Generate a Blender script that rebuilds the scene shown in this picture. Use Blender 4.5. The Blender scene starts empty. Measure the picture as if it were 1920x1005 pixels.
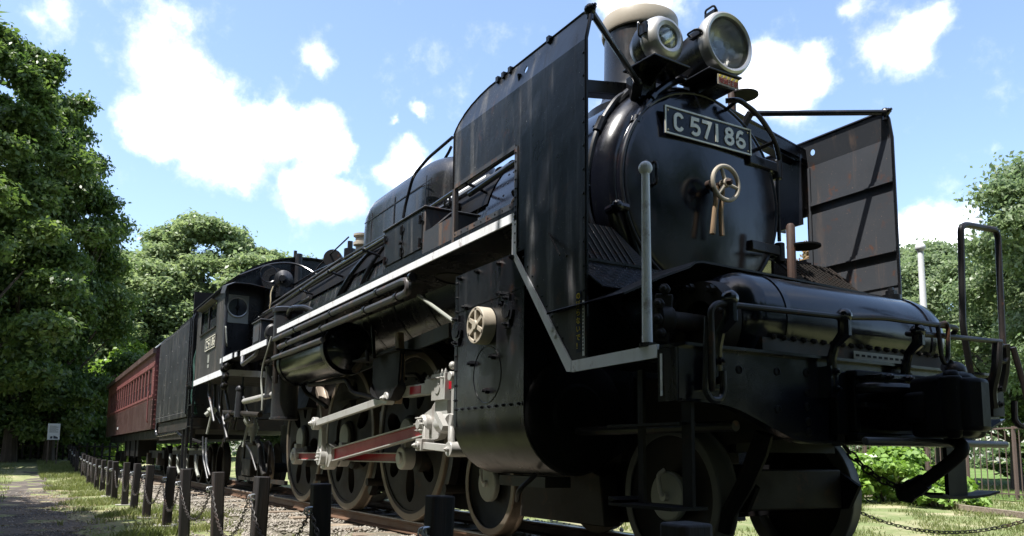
import bpy, math, random
import numpy as np
from math import sin, cos, pi, radians, sqrt, atan2
from mathutils import Vector, Matrix

random.seed(7)
RNG = np.random.default_rng(11)
scene = bpy.context.scene
COL = scene.collection

# ------------------------------------------------------------------ camera
CAM_POS = (7.8149, -4.0146, 0.6629)
YAW, PITCH, ROLL = 2.6099, 0.1275, 0.0099
F_PX, CY = 1533.05, 658.79
fw = Vector((cos(PITCH) * cos(YAW), cos(PITCH) * sin(YAW), sin(PITCH)))
rt = fw.cross(Vector((0, 0, 1))).normalized()
up = rt.cross(fw)
rt2 = rt * cos(ROLL) + up * sin(ROLL)
up2 = up * cos(ROLL) - rt * sin(ROLL)
cam_d = bpy.data.cameras.new("camera")
cam = bpy.data.objects.new("camera", cam_d)
COL.objects.link(cam)
cam.matrix_world = Matrix(((rt2.x, up2.x, -fw.x, CAM_POS[0]), (rt2.y, up2.y, -fw.y, CAM_POS[1]),
                           (rt2.z, up2.z, -fw.z, CAM_POS[2]), (0, 0, 0, 1)))
cam_d.sensor_width = 36.0
cam_d.lens = F_PX * 36.0 / 1920.0
cam_d.shift_y = (CY - 502.5) / 1920.0
cam_d.clip_start = 0.05
cam_d.clip_end = 6000
scene.camera = cam


def pix_dir(u, v):
    """direction in the world of a point of the sky seen in the photograph"""
    d = rt2 * ((u - 960) / F_PX) - up2 * ((v - CY) / F_PX) + fw
    return d.normalized()


# ------------------------------------------------------------------ sun, sky, exposure
SUN = Vector((0.05, -0.40, 0.915)).normalized()      # towards the sun
SUN_EL = math.asin(SUN.z)
SUN_AZ = atan2(SUN.x, SUN.y)                          # clockwise from +Y
sun_d = bpy.data.lights.new("sun", 'SUN')
sun_d.energy = 4.4
sun_d.angle = radians(0.53)
sun_d.color = (1.0, 0.965, 0.91)
sun = bpy.data.objects.new("sun", sun_d)
sun.rotation_euler = (-SUN).to_track_quat('-Z', 'Y').to_euler()
sun.location = (0, -20, 40)
COL.objects.link(sun)

world = bpy.data.worlds.new("World")
scene.world = world
world.use_nodes = True
wt = world.node_tree
wt.nodes.clear()


class NT:
    """tiny helper for building node trees"""

    def __init__(self, tree):
        self.t = tree

    def n(self, kind, **kw):
        nd = self.t.nodes.new(kind)
        for k, v in kw.items():
            setattr(nd, k, v)
        return nd

    def l(self, a, b):
        self.t.links.new(a, b)

    def val(self, sock, v):
        if hasattr(v, 'links') or isinstance(v, bpy.types.NodeSocket):
            self.l(v, sock)
        else:
            sock.default_value = v

    def math(self, op, a, b=0.0, c=None, clamp=False):
        nd = self.n('ShaderNodeMath', operation=op, use_clamp=clamp)
        self.val(nd.inputs[0], a)
        self.val(nd.inputs[1], b)
        if c is not None:
            self.val(nd.inputs[2], c)
        return nd.outputs[0]

    def vmath(self, op, a, b=None):
        nd = self.n('ShaderNodeVectorMath', operation=op)
        self.val(nd.inputs[0], a)
        if b is not None:
            self.val(nd.inputs[1], b)
        return nd

    def noise(self, vec, scale, detail=3, rough=0.55, dist=0.0):
        nd = self.n('ShaderNodeTexNoise')
        self.l(vec, nd.inputs['Vector'])
        nd.inputs['Scale'].default_value = scale
        nd.inputs['Detail'].default_value = detail
        nd.inputs['Roughness'].default_value = rough
        nd.inputs['Distortion'].default_value = dist
        return nd

    def ramp(self, fac, lo, hi, a=0.0, b=1.0, smooth=True):
        nd = self.n('ShaderNodeMapRange', interpolation_type='SMOOTHSTEP' if smooth else 'LINEAR')
        self.val(nd.inputs[0], fac)
        self.val(nd.inputs[1], lo)
        self.val(nd.inputs[2], hi)
        self.val(nd.inputs[3], a)
        self.val(nd.inputs[4], b)
        return nd.outputs[0]

    def mix(self, fac, a, b):
        nd = self.n('ShaderNodeMix', data_type='RGBA')
        self.val(nd.inputs[0], fac)
        self.val(nd.inputs[6], a if not isinstance(a, tuple) else (*a, 1) if len(a) == 3 else a)
        self.val(nd.inputs[7], b if not isinstance(b, tuple) else (*b, 1) if len(b) == 3 else b)
        return nd.outputs[2]

    def scale(self, vec, s):
        nd = self.n('ShaderNodeMapping')
        self.l(vec, nd.inputs[0])
        nd.inputs['Scale'].default_value = s
        return nd.outputs[0]


W = NT(wt)
tc = W.n('ShaderNodeTexCoord')
sky = W.n('ShaderNodeTexSky', sky_type='NISHITA')
sky.sun_disc = False
sky.sun_elevation = SUN_EL
sky.sun_rotation = SUN_AZ
sky.air_density = 1.0
sky.dust_density = 1.4
sky.ozone_density = 1.3
gen = W.vmath('NORMALIZE', tc.outputs['Generated']).outputs[0]
warp = W.noise(gen, 9.0, 6, 0.6)
wv = W.vmath('SUBTRACT', warp.outputs['Color'], (0.5, 0.5, 0.5)).outputs[0]
wsc = W.n('ShaderNodeVectorMath', operation='SCALE')
W.l(wv, wsc.inputs[0])
wsc.inputs['Scale'].default_value = 0.075
gw = W.vmath('ADD', gen, wsc.outputs[0]).outputs[0]
# cumulus clouds: (u, v, radius in pixels of the photograph, weight)
CLOUDS = [(330, 170, 95, 1), (285, 245, 70, 1), (400, 250, 110, 1), (500, 250, 80, 1), (590, 255, 70, 1), (640, 275, 45, .9),
          (440, 320, 60, .9), (290, 60, 65, .62), (320, 30, 60, .62), (590, 360, 75, .95), (640, 375, 60, .85), (540, 355, 50, .7), (760, 300, 60, .95),
          (720, 330, 50, .7), (590, 108, 50, .6), (785, 203, 26, .72), (105, 25, 50, .62), (742, 232, 15, .6), (60, 30, 40, .5),
          (1450, 150, 85, 1), (1530, 115, 60, .95), (1400, 180, 70, .9), (1690, 75, 65, .72), (1740, 40, 45, .7), (1640, 95, 45, .66), (1600, 5, 40, .6),
          (1740, 445, 70, 1), (1800, 440, 55, .9), (1690, 480, 60, .95), (1850, 275, 30, .5), (1180, 5, 75, .72), (1240, -5, 60, .7), (760, 0, 45, .6), (560, 400, 40, .6)]
total = None
for (u, v, r, w_) in CLOUDS:
    d = pix_dir(u, v)
    cosang = cos(math.atan(r / F_PX))
    dist = W.vmath('DISTANCE', gw, tuple(d)).outputs['Value']
    rad = r / F_PX * 1.16
    g = W.ramp(dist, rad, 0.0, 0.0, w_, smooth=False)
    total = g if total is None else W.math('SMOOTH_MAX', total, g, 0.25)
# the same kind of scattered cumulus over the rest of the sky
rest = W.noise(W.scale(gen, (1, 1, 2.2)), 2.6, 7, 0.58)
restm = W.ramp(rest.outputs['Fac'], 0.56, 0.72, 0.0, 1.0)
inview = W.vmath('DOT_PRODUCT', gen, tuple(pix_dir(960, 400))).outputs['Value']
restm = W.math('MULTIPLY', restm, W.ramp(inview, 0.70, 0.55, 0.0, 1.0))
fine = W.noise(gen, 13.0, 10, 0.62)
wisp = W.noise(gw, 45.0, 6, 0.6)
edge = W.math('ADD', W.math('MULTIPLY', W.math('SUBTRACT', fine.outputs['Fac'], 0.5), 1.15), W.math('MULTIPLY', W.math('SUBTRACT', wisp.outputs['Fac'], 0.5), 0.30))
tot2 = W.math('MULTIPLY', W.math('ADD', total, edge), W.ramp(total, 0.0, 0.22, 0.0, 1.0))
mask = W.ramp(tot2, 0.20, 0.78, 0.0, 1.0)
mask = W.math('MAXIMUM', mask, restm)
mask = W.math('MULTIPLY', mask, 0.97)
body = W.noise(gw, 16.0, 6, 0.6)
dens = W.math('ADD', W.math('MULTIPLY', total, 0.55), W.math('MULTIPLY', body.outputs['Fac'], 0.8))
shade = W.ramp(dens, 0.42, 1.0, 5.4, 10.5)
cl = W.n('ShaderNodeCombineColor')
W.l(W.math('MULTIPLY', shade, 0.975), cl.inputs[0])
W.l(W.math('MULTIPLY', shade, 0.99), cl.inputs[1])
W.l(W.math('MULTIPLY', shade, 1.03), cl.inputs[2])
skyc = W.mix(mask, sky.outputs[0], cl.outputs[0])
bg = W.n('ShaderNodeBackground')
W.l(skyc, bg.inputs[0])
bg.inputs[1].default_value = 0.13
outw = W.n('ShaderNodeOutputWorld')
W.l(bg.outputs[0], outw.inputs[0])

vs = scene.view_settings
vs.view_transform = 'Standard'
vs.look = 'None'
vs.gamma = 1.0
vs.use_curve_mapping = False
vs.exposure = 1.3
scene.cycles.max_bounces = 8
scene.cycles.transparent_max_bounces = 12


# ------------------------------------------------------------------ mesh helpers
class MB:
    def __init__(self):
        self.v = []
        self.f = []

    def add(self, vs_, fs):
        o = len(self.v)
        self.v.extend([tuple(p) for p in vs_])
        self.f.extend([tuple(i + o for i in q) for q in fs])
        return self

    def box(self, x0, x1, y0, y1, z0, z1):
        x0, x1 = min(x0, x1), max(x0, x1)
        y0, y1 = min(y0, y1), max(y0, y1)
        z0, z1 = min(z0, z1), max(z0, z1)
        return self.add([(x0, y0, z0), (x1, y0, z0), (x1, y1, z0), (x0, y1, z0), (x0, y0, z1), (x1, y0, z1), (x1, y1, z1), (x0, y1, z1)],
                        [(0, 3, 2, 1), (4, 5, 6, 7), (0, 1, 5, 4), (1, 2, 6, 5), (2, 3, 7, 6), (3, 0, 4, 7)])

    def bar(self, a, b, w, h, upv=(0, 0, 1)):
        """rectangular bar from a to b; w across, h along upv"""
        a, b = Vector(a), Vector(b)
        d = (b - a).normalized()
        s = d.cross(Vector(upv))
        if s.length < 1e-5:
            s = d.cross(Vector((1, 0, 0)))
        s.normalize()
        t = s.cross(d).normalized()
        s, t = s * (w / 2), t * (h / 2)
        pts = [a - s - t, a + s - t, a + s + t, a - s + t, b - s - t, b + s - t, b + s + t, b - s + t]
        return self.add(pts, [(0, 1, 2, 3), (7, 6, 5, 4), (4, 5, 1, 0), (5, 6, 2, 1), (6, 7, 3, 2), (7, 4, 0, 3)])

    def prism(self, pts, plane, a, b):
        """polygon in plane 'xz' / 'yz' / 'xy' extruded between a and b along the third axis"""
        n = len(pts)

        def P(p, t):
            return {'xz': (p[0], t, p[1]), 'yz': (t, p[0], p[1]), 'xy': (p[0], p[1], t)}[plane]
        vs_ = [P(p, a) for p in pts] + [P(p, b) for p in pts]
        fs = [tuple(range(n)), tuple(range(2 * n - 1, n - 1, -1))]
        fs += [(i, i + n, (i + 1) % n + n, (i + 1) % n) for i in range(n)]
        return self.add(vs_, fs)

    def tube(self, pts, r, n=8, closed=False, caps=True):
        pts = [Vector(p) for p in pts]
        m = len(pts)
        rad = r if isinstance(r, (list, tuple)) else [r] * m
        tang = []
        for i in range(m):
            a = pts[i - 1] if (i > 0 or closed) else pts[i]
            b = pts[(i + 1) % m] if (i < m - 1 or closed) else pts[i]
            t = (b - a)
            tang.append(t.normalized() if t.length > 1e-9 else Vector((0, 0, 1)))
        ref = Vector((0, 0, 1)) if abs(tang[0].z) < 0.9 else Vector((1, 0, 0))
        nx = tang[0].cross(ref).normalized()
        vs_, fs = [], []
        for i in range(m):
            nx = (nx - tang[i] * nx.dot(tang[i]))
            if nx.length < 1e-6:
                nx = tang[i].cross(Vector((1, 0, 0)))
            nx.normalize()
            ny = tang[i].cross(nx)
            for k in range(n):
                a = 2 * pi * k / n
                vs_.append(pts[i] + (nx * cos(a) + ny * sin(a)) * rad[i])
        for i in range(m if closed else m - 1):
            j = (i + 1) % m
            for k in range(n):
                k2 = (k + 1) % n
                fs.append((i * n + k, i * n + k2, j * n + k2, j * n + k))
        if caps and not closed:
            fs.append(tuple(range(n - 1, -1, -1)))
            fs.append(tuple(range((m - 1) * n, m * n)))
        return self.add(vs_, fs)

    def cyl(self, a, b, r0, r1=None, n=16, caps=True):
        return self.tube([a, b], [r0, r0 if r1 is None else r1], n, caps=caps)

    def lathe(self, prof, origin, axis, n=32, a0=0.0, a1=2 * pi):
        """prof: (distance along axis, radius)"""
        o, ax = Vector(origin), Vector(axis).normalized()
        ref = Vector((0, 0, 1)) if abs(ax.z) < 0.9 else Vector((1, 0, 0))
        e1 = ax.cross(ref).normalized()
        e2 = ax.cross(e1)
        full = abs(a1 - a0) > 2 * pi - 1e-6
        k = n if full else n + 1
        vs_, fs, rows = [], [], []
        for (t, r) in prof:
            if r < 1e-6:
                rows.append([len(vs_)])
                vs_.append(o + ax * t)
            else:
                row = []
                for i in range(k):
                    a = a0 + (a1 - a0) * i / n
                    row.append(len(vs_))
                    vs_.append(o + ax * t + (e1 * cos(a) + e2 * sin(a)) * r)
                rows.append(row)
        for A, B in zip(rows, rows[1:]):
            m = n if full else n
            for i in range(m):
                j = (i + 1) % k
                if len(A) == 1 and len(B) == 1:
                    continue
                if len(A) == 1:
                    fs.append((A[0], B[j], B[i]))
                elif len(B) == 1:
                    fs.append((A[i], A[j], B[0]))
                else:
                    fs.append((A[i], A[j], B[j], B[i]))
        return self.add(vs_, fs)

    def torus(self, c, axis, R, r, n=32, m=10, a0=0.0, a1=2 * pi):
        ax = Vector(axis).normalized()
        ref = Vector((0, 0, 1)) if abs(ax.z) < 0.9 else Vector((1, 0, 0))
        e1 = ax.cross(ref).normalized()
        e2 = ax.cross(e1)
        full = abs(a1 - a0) > 2 * pi - 1e-6
        cnt = n if full else n + 1
        pts = [Vector(c) + (e1 * cos(a0 + (a1 - a0) * i / n) + e2 * sin(a0 + (a1 - a0) * i / n)) * R for i in range(cnt)]
        return self.tube(pts, r, m, closed=full)

    def sphere(self, c, r, n=12, m=8, sq=(1, 1, 1)):
        c = Vector(c)
        vs_, fs = [c + Vector((0, 0, r * sq[2]))], []
        for j in range(1, m):
            th = pi * j / m
            for i in range(n):
                ph = 2 * pi * i / n
                vs_.append(c + Vector((r * sin(th) * cos(ph) * sq[0], r * sin(th) * sin(ph) * sq[1], r * cos(th) * sq[2])))
        vs_.append(c - Vector((0, 0, r * sq[2])))
        for i in range(n):
            j = (i + 1) % n
            fs.append((0, 1 + i, 1 + j))
            for k in range(m - 2):
                fs.append((1 + k * n + i, 1 + (k + 1) * n + i, 1 + (k + 1) * n + j, 1 + k * n + j))
            fs.append((1 + (m - 2) * n + i, len(vs_) - 1, 1 + (m - 2) * n + j))
        return self.add(vs_, fs)

    def rivet(self, p, nrm, r=0.012):
        nrm = Vector(nrm).normalized()
        return self.lathe([(0, r), (r * .45, r * .8), (r * .75, 0)], p, nrm, 6)

    def bolt(self, p, nrm, r=0.018, h=0.022):
        nrm = Vector(nrm).normalized()
        return self.lathe([(0, r), (h, r), (h * 1.02, r * .55), (h * 1.7, r * .5), (h * 1.7, 0)], p, nrm, 6)

    def ribbon(self, pts, w, nrm, th, closed=False):
        """flat strip of width w following pts, lying across nrm, raised by th"""
        nrm = Vector(nrm).normalized()
        pts = [Vector(p) for p in pts]
        m = len(pts)
        L_, R_ = [], []
        for i in range(m):
            a = pts[i - 1] if (i > 0 or closed) else None
            b = pts[(i + 1) % m] if (i < m - 1 or closed) else None
            d1 = (pts[i] - a).normalized() if a is not None else None
            d2 = (b - pts[i]).normalized() if b is not None else None
            if d1 is None:
                d1 = d2
            if d2 is None:
                d2 = d1
            t = (d1 + d2)
            t = t.normalized() if t.length > 1e-6 else d1
            s = nrm.cross(t)
            k = 1.0 / max(0.5, s.dot(nrm.cross(d1)))
            L_.append(pts[i] + s * (w / 2 * k))
            R_.append(pts[i] - s * (w / 2 * k))
        up_ = nrm * th
        vs_, fs = [], []
        for i in range(m):
            vs_ += [L_[i], R_[i], R_[i] + up_, L_[i] + up_]
        for i in range(m if closed else m - 1):
            j = (i + 1) % m
            for k in range(4):
                k2 = (k + 1) % 4
                fs.append((i * 4 + k, j * 4 + k, j * 4 + k2, i * 4 + k2))
        if not closed:
            fs += [(0, 1, 2, 3), (m * 4 - 1, m * 4 - 2, m * 4 - 3, m * 4 - 4)]
        return self.add(vs_, fs)

    def mesh(self, name, angle=32):
        me = bpy.data.meshes.new(name)
        me.from_pydata(self.v, [], self.f)
        me.validate(clean_customdata=False)
        bmfix(me)
        me.polygons.foreach_set('use_smooth', np.ones(len(me.polygons), dtype=bool))
        me.set_sharp_from_angle(angle=radians(angle))
        me.update()
        return me


import bmesh


def bmfix(me):
    bm = bmesh.new()
    bm.from_mesh(me)
    bmesh.ops.recalc_face_normals(bm, faces=bm.faces)
    bm.to_mesh(me)
    bm.free()


def fillet(pts, r, seg=5):
    """round the corners of a polyline"""
    pts = [Vector(p) for p in pts]
    out = [pts[0]]
    for a, b, c in zip(pts, pts[1:], pts[2:]):
        u, w = (a - b), (c - b)
        rr = min(r, u.length * .48, w.length * .48)
        p, q = b + u.normalized() * rr, b + w.normalized() * rr
        for i in range(seg + 1):
            t = i / seg
            out.append(p * (1 - t) ** 2 + b * 2 * t * (1 - t) + q * t ** 2)
    out.append(pts[-1])
    return out


def obj(name, mb, mat, parent=None, label=None, kind=None, bevel=0.0, angle=32, seg=2):
    me = mb.mesh(name, angle) if isinstance(mb, MB) else mb
    o = bpy.data.objects.new(name, me)
    COL.objects.link(o)
    if mat is not None and len(me.materials) == 0:
        me.materials.append(mat)
    if parent is not None:
        o.parent = parent
    if label:
        o['label'] = label
    if kind:
        o['kind'] = kind
    if bevel:
        b = o.modifiers.new('bevel', 'BEVEL')
        b.width = bevel
        b.segments = seg
        b.limit_method = 'ANGLE'
        b.angle_limit = radians(40)
    return o


def thing(name, label, cat, loc=(0, 0, 0), rotz=0.0, group=None):
    o = bpy.data.objects.new(name, None)
    COL.objects.link(o)
    o.empty_display_size = 0.3
    o.location = loc
    o.rotation_euler = (0, 0, rotz)
    tag(o, label, cat, group)
    return o


def tag(o, label, cat, group=None):
    o['label'] = label
    o['category'] = cat
    if group:
        o['group'] = group
    return o


def copy_tree(o, parent=None):
    c = o.copy()
    COL.objects.link(c)
    if parent is not None:
        c.parent = parent
    for ch in list(o.children):
        copy_tree(ch, c)
    return c


# ------------------------------------------------------------------ materials
def new_mat(name):
    m = bpy.data.materials.new(name)
    m.use_nodes = True
    t = NT(m.node_tree)
    b = m.node_tree.nodes['Principled BSDF']
    return m, t, b


def paint(name, base, rough=0.35, dirt=(0.07, 0.06, 0.05), dirt_amt=0.5, streak=0.6, metallic=0.0, rust=0.0, rough_var=0.2, bump=0.15, streak_scale=9.0, coat=0.0, spec=0.3):
    """weathered paint or metal: vertical run marks, blotches, rust spots, uneven gloss"""
    m, t, b = new_mat(name)
    co = t.n('ShaderNodeTexCoord').outputs['Object']
    st = t.noise(t.scale(co, (streak_scale, streak_scale, 0.55)), 1.0, 5, 0.62)
    bl = t.noise(co, 2.3, 5, 0.6)
    fi = t.noise(co, 38.0, 4, 0.6)
    sm = t.ramp(st.outputs['Fac'], 0.52, 0.74)
    bm_ = t.ramp(bl.outputs['Fac'], 0.45, 0.75)
    k = t.math('ADD', t.math('MULTIPLY', sm, streak), t.math('MULTIPLY', bm_, 1.0 - streak))
    k = t.math('MULTIPLY', k, t.ramp(fi.outputs['Fac'], 0.25, 0.65, 0.55, 1.0))
    k = t.math('MULTIPLY', k, dirt_amt, clamp=True)
    c = t.mix(k, base, dirt)
    sp = t.noise(co, 75.0, 3, 0.7)
    sm2 = t.math('MULTIPLY', t.ramp(sp.outputs['Fac'], 0.66, 0.72), t.ramp(bl.outputs['Fac'], 0.35, 0.6, 0.15, 0.75))
    c = t.mix(sm2, c, tuple(min(.6, q * 1.6 + .02) for q in dirt))
    if rust > 0:
        rn = t.noise(co, 7.0, 7, 0.7)
        rs = t.noise(t.scale(co, (14, 14, 1.2)), 1.0, 4, 0.6)
        rm = t.math('MULTIPLY', t.ramp(rn.outputs['Fac'], 0.56, 0.66), t.ramp(rs.outputs['Fac'], 0.35, 0.6))
        rm = t.math('MULTIPLY', rm, rust, clamp=True)
        c = t.mix(rm, c, (0.12, 0.045, 0.018))
    t.l(c, b.inputs['Base Color'])
    r = t.math('ADD', rough, t.math('MULTIPLY', t.math('SUBTRACT', bl.outputs['Fac'], 0.5), rough_var * 2))
    r = t.math('ADD', r, t.math('MULTIPLY', k, 0.35), clamp=True)
    t.l(r, b.inputs['Roughness'])
    b.inputs['Metallic'].default_value = metallic
    b.inputs['Specular IOR Level'].default_value = spec
    b.inputs['Coat Weight'].default_value = coat
    if bump:
        bu = t.n('ShaderNodeBump')
        bu.inputs['Strength'].default_value = bump
        bu.inputs['Distance'].default_value = 0.012
        un = t.noise(co, 3.2, 3, 0.5)
        t.l(t.math('ADD', t.math('MULTIPLY', fi.outputs['Fac'], 0.12), un.outputs['Fac']), bu.inputs['Height'])
        t.l(bu.outputs[0], b.inputs['Normal'])
    return m


M = {}
M['black'] = paint('black_paint', (0.006, 0.0065, 0.0085), 0.28, (0.036, 0.037, 0.041), 0.5, 0.8, rust=0.12, bump=.25, spec=.4)
M['black_gloss'] = paint('black_gloss_paint', (0.004, 0.0048, 0.0085), 0.17, (0.022, 0.022, 0.026), 0.3, 0.5, rust=0.08, rough_var=0.12, spec=0.5, bump=.2)
M['black_streak'] = paint('black_streaked_paint', (0.009, 0.0097, 0.012), 0.33, (0.21, 0.21, 0.207), 0.62, 0.95, rust=0.25, streak_scale=8, spec=0.5, bump=.4)
M['shade_black'] = paint('shaded_matt_black', (0.0035, 0.0035, 0.004), 0.6, (0.010, 0.009, 0.008), 0.5, 0.3, rust=0.05, spec=0.12)  # shade below the boiler and around the cylinders is put into this black
M['cast_black'] = paint('black_painted_casting', (0.003, 0.0035, 0.005), 0.5, (0.010, 0.010, 0.011), 0.4, 0.3, rust=0.05, spec=0.10, bump=.5)
M['black_rust'] = paint('black_paint_with_rust_runs', (0.044, 0.048, 0.055), 0.42, (0.19, 0.125, 0.085), 0.62, 0.96, rust=0.7, streak_scale=8, bump=.3)
M['under'] = paint('grimy_black', (0.0045, 0.0045, 0.005), 0.55, (0.015, 0.0135, 0.012), 0.6, 0.35, rust=0.12, spec=0.18)
M['under_brown'] = paint('dusty_underframe', (0.014, 0.012, 0.010), 0.6, (0.05, 0.04, 0.03), 0.6, 0.3, rust=0.25, spec=0.25)
M['lagging'] = paint('boiler_lagging_black', (0.014, 0.0155, 0.018), 0.22, (0.20, 0.185, 0.165), 0.72, 0.9, rust=0.25, streak_scale=10, spec=0.55, bump=.3)
M['cab_paint'] = paint('faded_cab_paint', (0.036, 0.035, 0.034), 0.4, (0.19, 0.155, 0.125), 0.7, 0.85, rust=0.3, streak_scale=6)
M['tender'] = paint('tender_side_black', (0.017, 0.018, 0.021), 0.42, (0.15, 0.14, 0.12), 0.7, 0.93, rust=0.2, streak_scale=5)
M['white'] = paint('white_enamel', (0.70, 0.72, 0.74), 0.4, (0.28, 0.25, 0.21), 0.65, 0.6, rust=0.5, bump=0.1)
M['wheel_disc'] = paint('pale_hub_paint', (0.26, 0.27, 0.24), 0.45, (0.12, 0.11, 0.09), 0.5, 0.3, rust=0.1)
M['silver'] = paint('silver_painted_rod', (0.40, 0.395, 0.375), 0.36, (0.16, 0.13, 0.10), 0.6, 0.4, metallic=0.25, rust=0.35)
M['steel'] = paint('worn_tyre_steel', (0.17, 0.14, 0.11), 0.45, (0.08, 0.05, 0.035), 0.5, 0.3, metallic=0.5, rust=0.4)
M['dull_tyre'] = paint('dull_grey_tyre', (0.085, 0.088, 0.082), 0.5, (0.05, 0.045, 0.04), 0.5, 0.3, rust=0.15)
M['dome'] = paint('dome_black', (0.014, 0.015, 0.018), 0.24, (0.12, 0.115, 0.11), 0.5, 0.8, rust=0.1, streak_scale=7, spec=0.6, bump=.25)
M['redrod'] = paint('red_rod_paint', (0.32, 0.008, 0.02), 0.34, (0.10, 0.02, 0.02), 0.4, 0.4, rust=0.08)
M['rust'] = paint('rusted_iron', (0.035, 0.022, 0.018), 0.6, (0.11, 0.05, 0.03), 0.7, 0.4, rust=0.7)
M['rustbar'] = paint('half_rusted_black_bar', (0.014, 0.0135, 0.014), 0.4, (0.07, 0.038, 0.025), 0.6, 0.5, rust=0.7)
M['brass'] = paint('dull_brass', (0.55, 0.45, 0.28), 0.38, (0.25, 0.2, 0.13), 0.5, 0.4, metallic=0.5)
M['cream'] = paint('cream_bronze_paint', (0.37, 0.33, 0.265), 0.45, (0.22, 0.17, 0.12), 0.5, 0.4, rust=0.25)
M['lever'] = paint('tan_worn_lever', (0.30, 0.21, 0.13), 0.42, (0.14, 0.08, 0.05), 0.6, 0.5, rust=0.5)
M['bezel'] = paint('aluminium_lamp_rim', (0.42, 0.42, 0.41), 0.36, (0.2, 0.17, 0.13), 0.5, 0.4, metallic=0.7, rust=0.2)
M['plate_face'] = paint('number_plate_enamel', (0.010, 0.014, 0.030), 0.3, (0.05, 0.05, 0.05), 0.3, 0.4)
M['plate_letter'] = paint('cast_metal_letter', (0.62, 0.60, 0.50), 0.4, (0.35, 0.3, 0.2), 0.4, 0.3, metallic=0.3)
M['maroon'] = paint('coach_maroon', (0.135, 0.046, 0.044), 0.5, (0.20, 0.11, 0.10), 0.5, 0.7, rust=0.1)
M['maroon_dark'] = paint('coach_dark_panel', (0.045, 0.023, 0.021), 0.45, (0.09, 0.06, 0.05), 0.5, 0.8, rust=0.2)
M['coach_roof'] = paint('coach_roof_grey', (0.45, 0.46, 0.47), 0.6, (0.3, 0.28, 0.25), 0.4, 0.3)
M['roof_edge'] = paint('coach_roof_edge_brown', (0.055, 0.034, 0.030), 0.5, (0.10, 0.07, 0.06), 0.5, 0.4)
M['chain'] = paint('grey_iron_chain', (0.030, 0.027, 0.025), 0.5, (0.06, 0.035, 0.025), 0.6, 0.3, metallic=0.2, rust=0.5)
M['zinc'] = paint('zinc_staple', (0.55, 0.56, 0.57), 0.35, (0.3, 0.28, 0.25), 0.4, 0.3, metallic=0.8)
M['concrete'] = paint('concrete', (0.34, 0.33, 0.30), 0.85, (0.18, 0.16, 0.12), 0.6, 0.2, bump=0.4)
M['fence'] = paint('brown_fence_paint', (0.11, 0.075, 0.065), 0.5, (0.18, 0.13, 0.1), 0.4, 0.4)
M['rail'] = paint('rusty_rail_steel', (0.11, 0.065, 0.042), 0.55, (0.17, 0.10, 0.06), 0.6, 0.2, metallic=0.2, rust=0.6)
M['rail_head'] = paint('rail_head_steel', (0.33, 0.29, 0.25), 0.45, (0.2, 0.14, 0.1), 0.5, 0.1, metallic=0.5, rust=0.4)
M['sign_white'] = paint('sign_board_white', (0.75, 0.76, 0.77), 0.5, (0.5, 0.5, 0.48), 0.3, 0.3)
M['sign_ink'] = paint('sign_ink', (0.05, 0.06, 0.08), 0.6, (0.1, 0.1, 0.1), 0.2, 0.2)
M['yellow'] = paint('yellow_ink', (0.62, 0.48, 0.05), 0.5, (0.3, 0.25, 0.1), 0.3, 0.2)
M['redink'] = paint('red_ink', (0.28, 0.06, 0.04), 0.5, (0.3, 0.18, 0.1), 0.5, 0.2)
M['tagwhite'] = paint('tag_pale_board', (0.42, 0.37, 0.30), 0.5, (0.3, 0.2, 0.13), 0.5, 0.2)
M['green_hose'] = paint('faded_green_hose', (0.02, 0.06, 0.048), 0.6, (0.06, 0.08, 0.06), 0.4, 0.3)


def wood_mat(name, a, b_, sc=1.0, vertical=True, rough=0.75):
    m, t, b = new_mat(name)
    co = t.n('ShaderNodeTexCoord').outputs['Object']
    oi = t.n('ShaderNodeObjectInfo')
    off = t.vmath('ADD', co, None)
    sc_off = t.n('ShaderNodeVectorMath', operation='SCALE')
    sc_off.inputs[0].default_value = (7.3, 3.1, 5.7)
    t.l(oi.outputs['Random'], sc_off.inputs['Scale'])
    t.l(sc_off.outputs[0], off.inputs[1])
    s = (26 * sc, 26 * sc, 1.6 * sc) if vertical else (26 * sc, 1.6 * sc, 26 * sc)
    g = t.noise(t.scale(off.outputs[0], s), 1.0, 6, 0.65, 0.6)
    bl = t.noise(off.outputs[0], 3.0, 4, 0.6)
    k = t.math('MULTIPLY', t.ramp(g.outputs['Fac'], 0.35, 0.7), t.ramp(bl.outputs['Fac'], 0.3, 0.7, 0.35, 1.0))
    k = t.math('MULTIPLY', k, t.math('ADD', t.math('MULTIPLY', oi.outputs['Random'], 0.6), 0.5), clamp=True)
    t.l(t.mix(k, a, b_), b.inputs['Base Color'])
    b.inputs['Roughness'].default_value = rough
    bu = t.n('ShaderNodeBump')
    bu.inputs['Strength'].default_value = 0.7
    bu.inputs['Distance'].default_value = 0.006
    t.l(g.outputs['Fac'], bu.inputs['Height'])
    t.l(bu.outputs[0], b.inputs['Normal'])
    return m


M['post'] = wood_mat('creosoted_post_wood', (0.005, 0.004, 0.0045), (0.028, 0.016, 0.012), 1.0)
M['sleeper'] = wood_mat('weathered_sleeper_wood', (0.13, 0.10, 0.075), (0.36, 0.29, 0.21), 0.8, vertical=False, rough=0.85)
M['bark'] = wood_mat('tree_bark', (0.035, 0.026, 0.02), (0.13, 0.10, 0.075), 0.35, rough=0.9)


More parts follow.
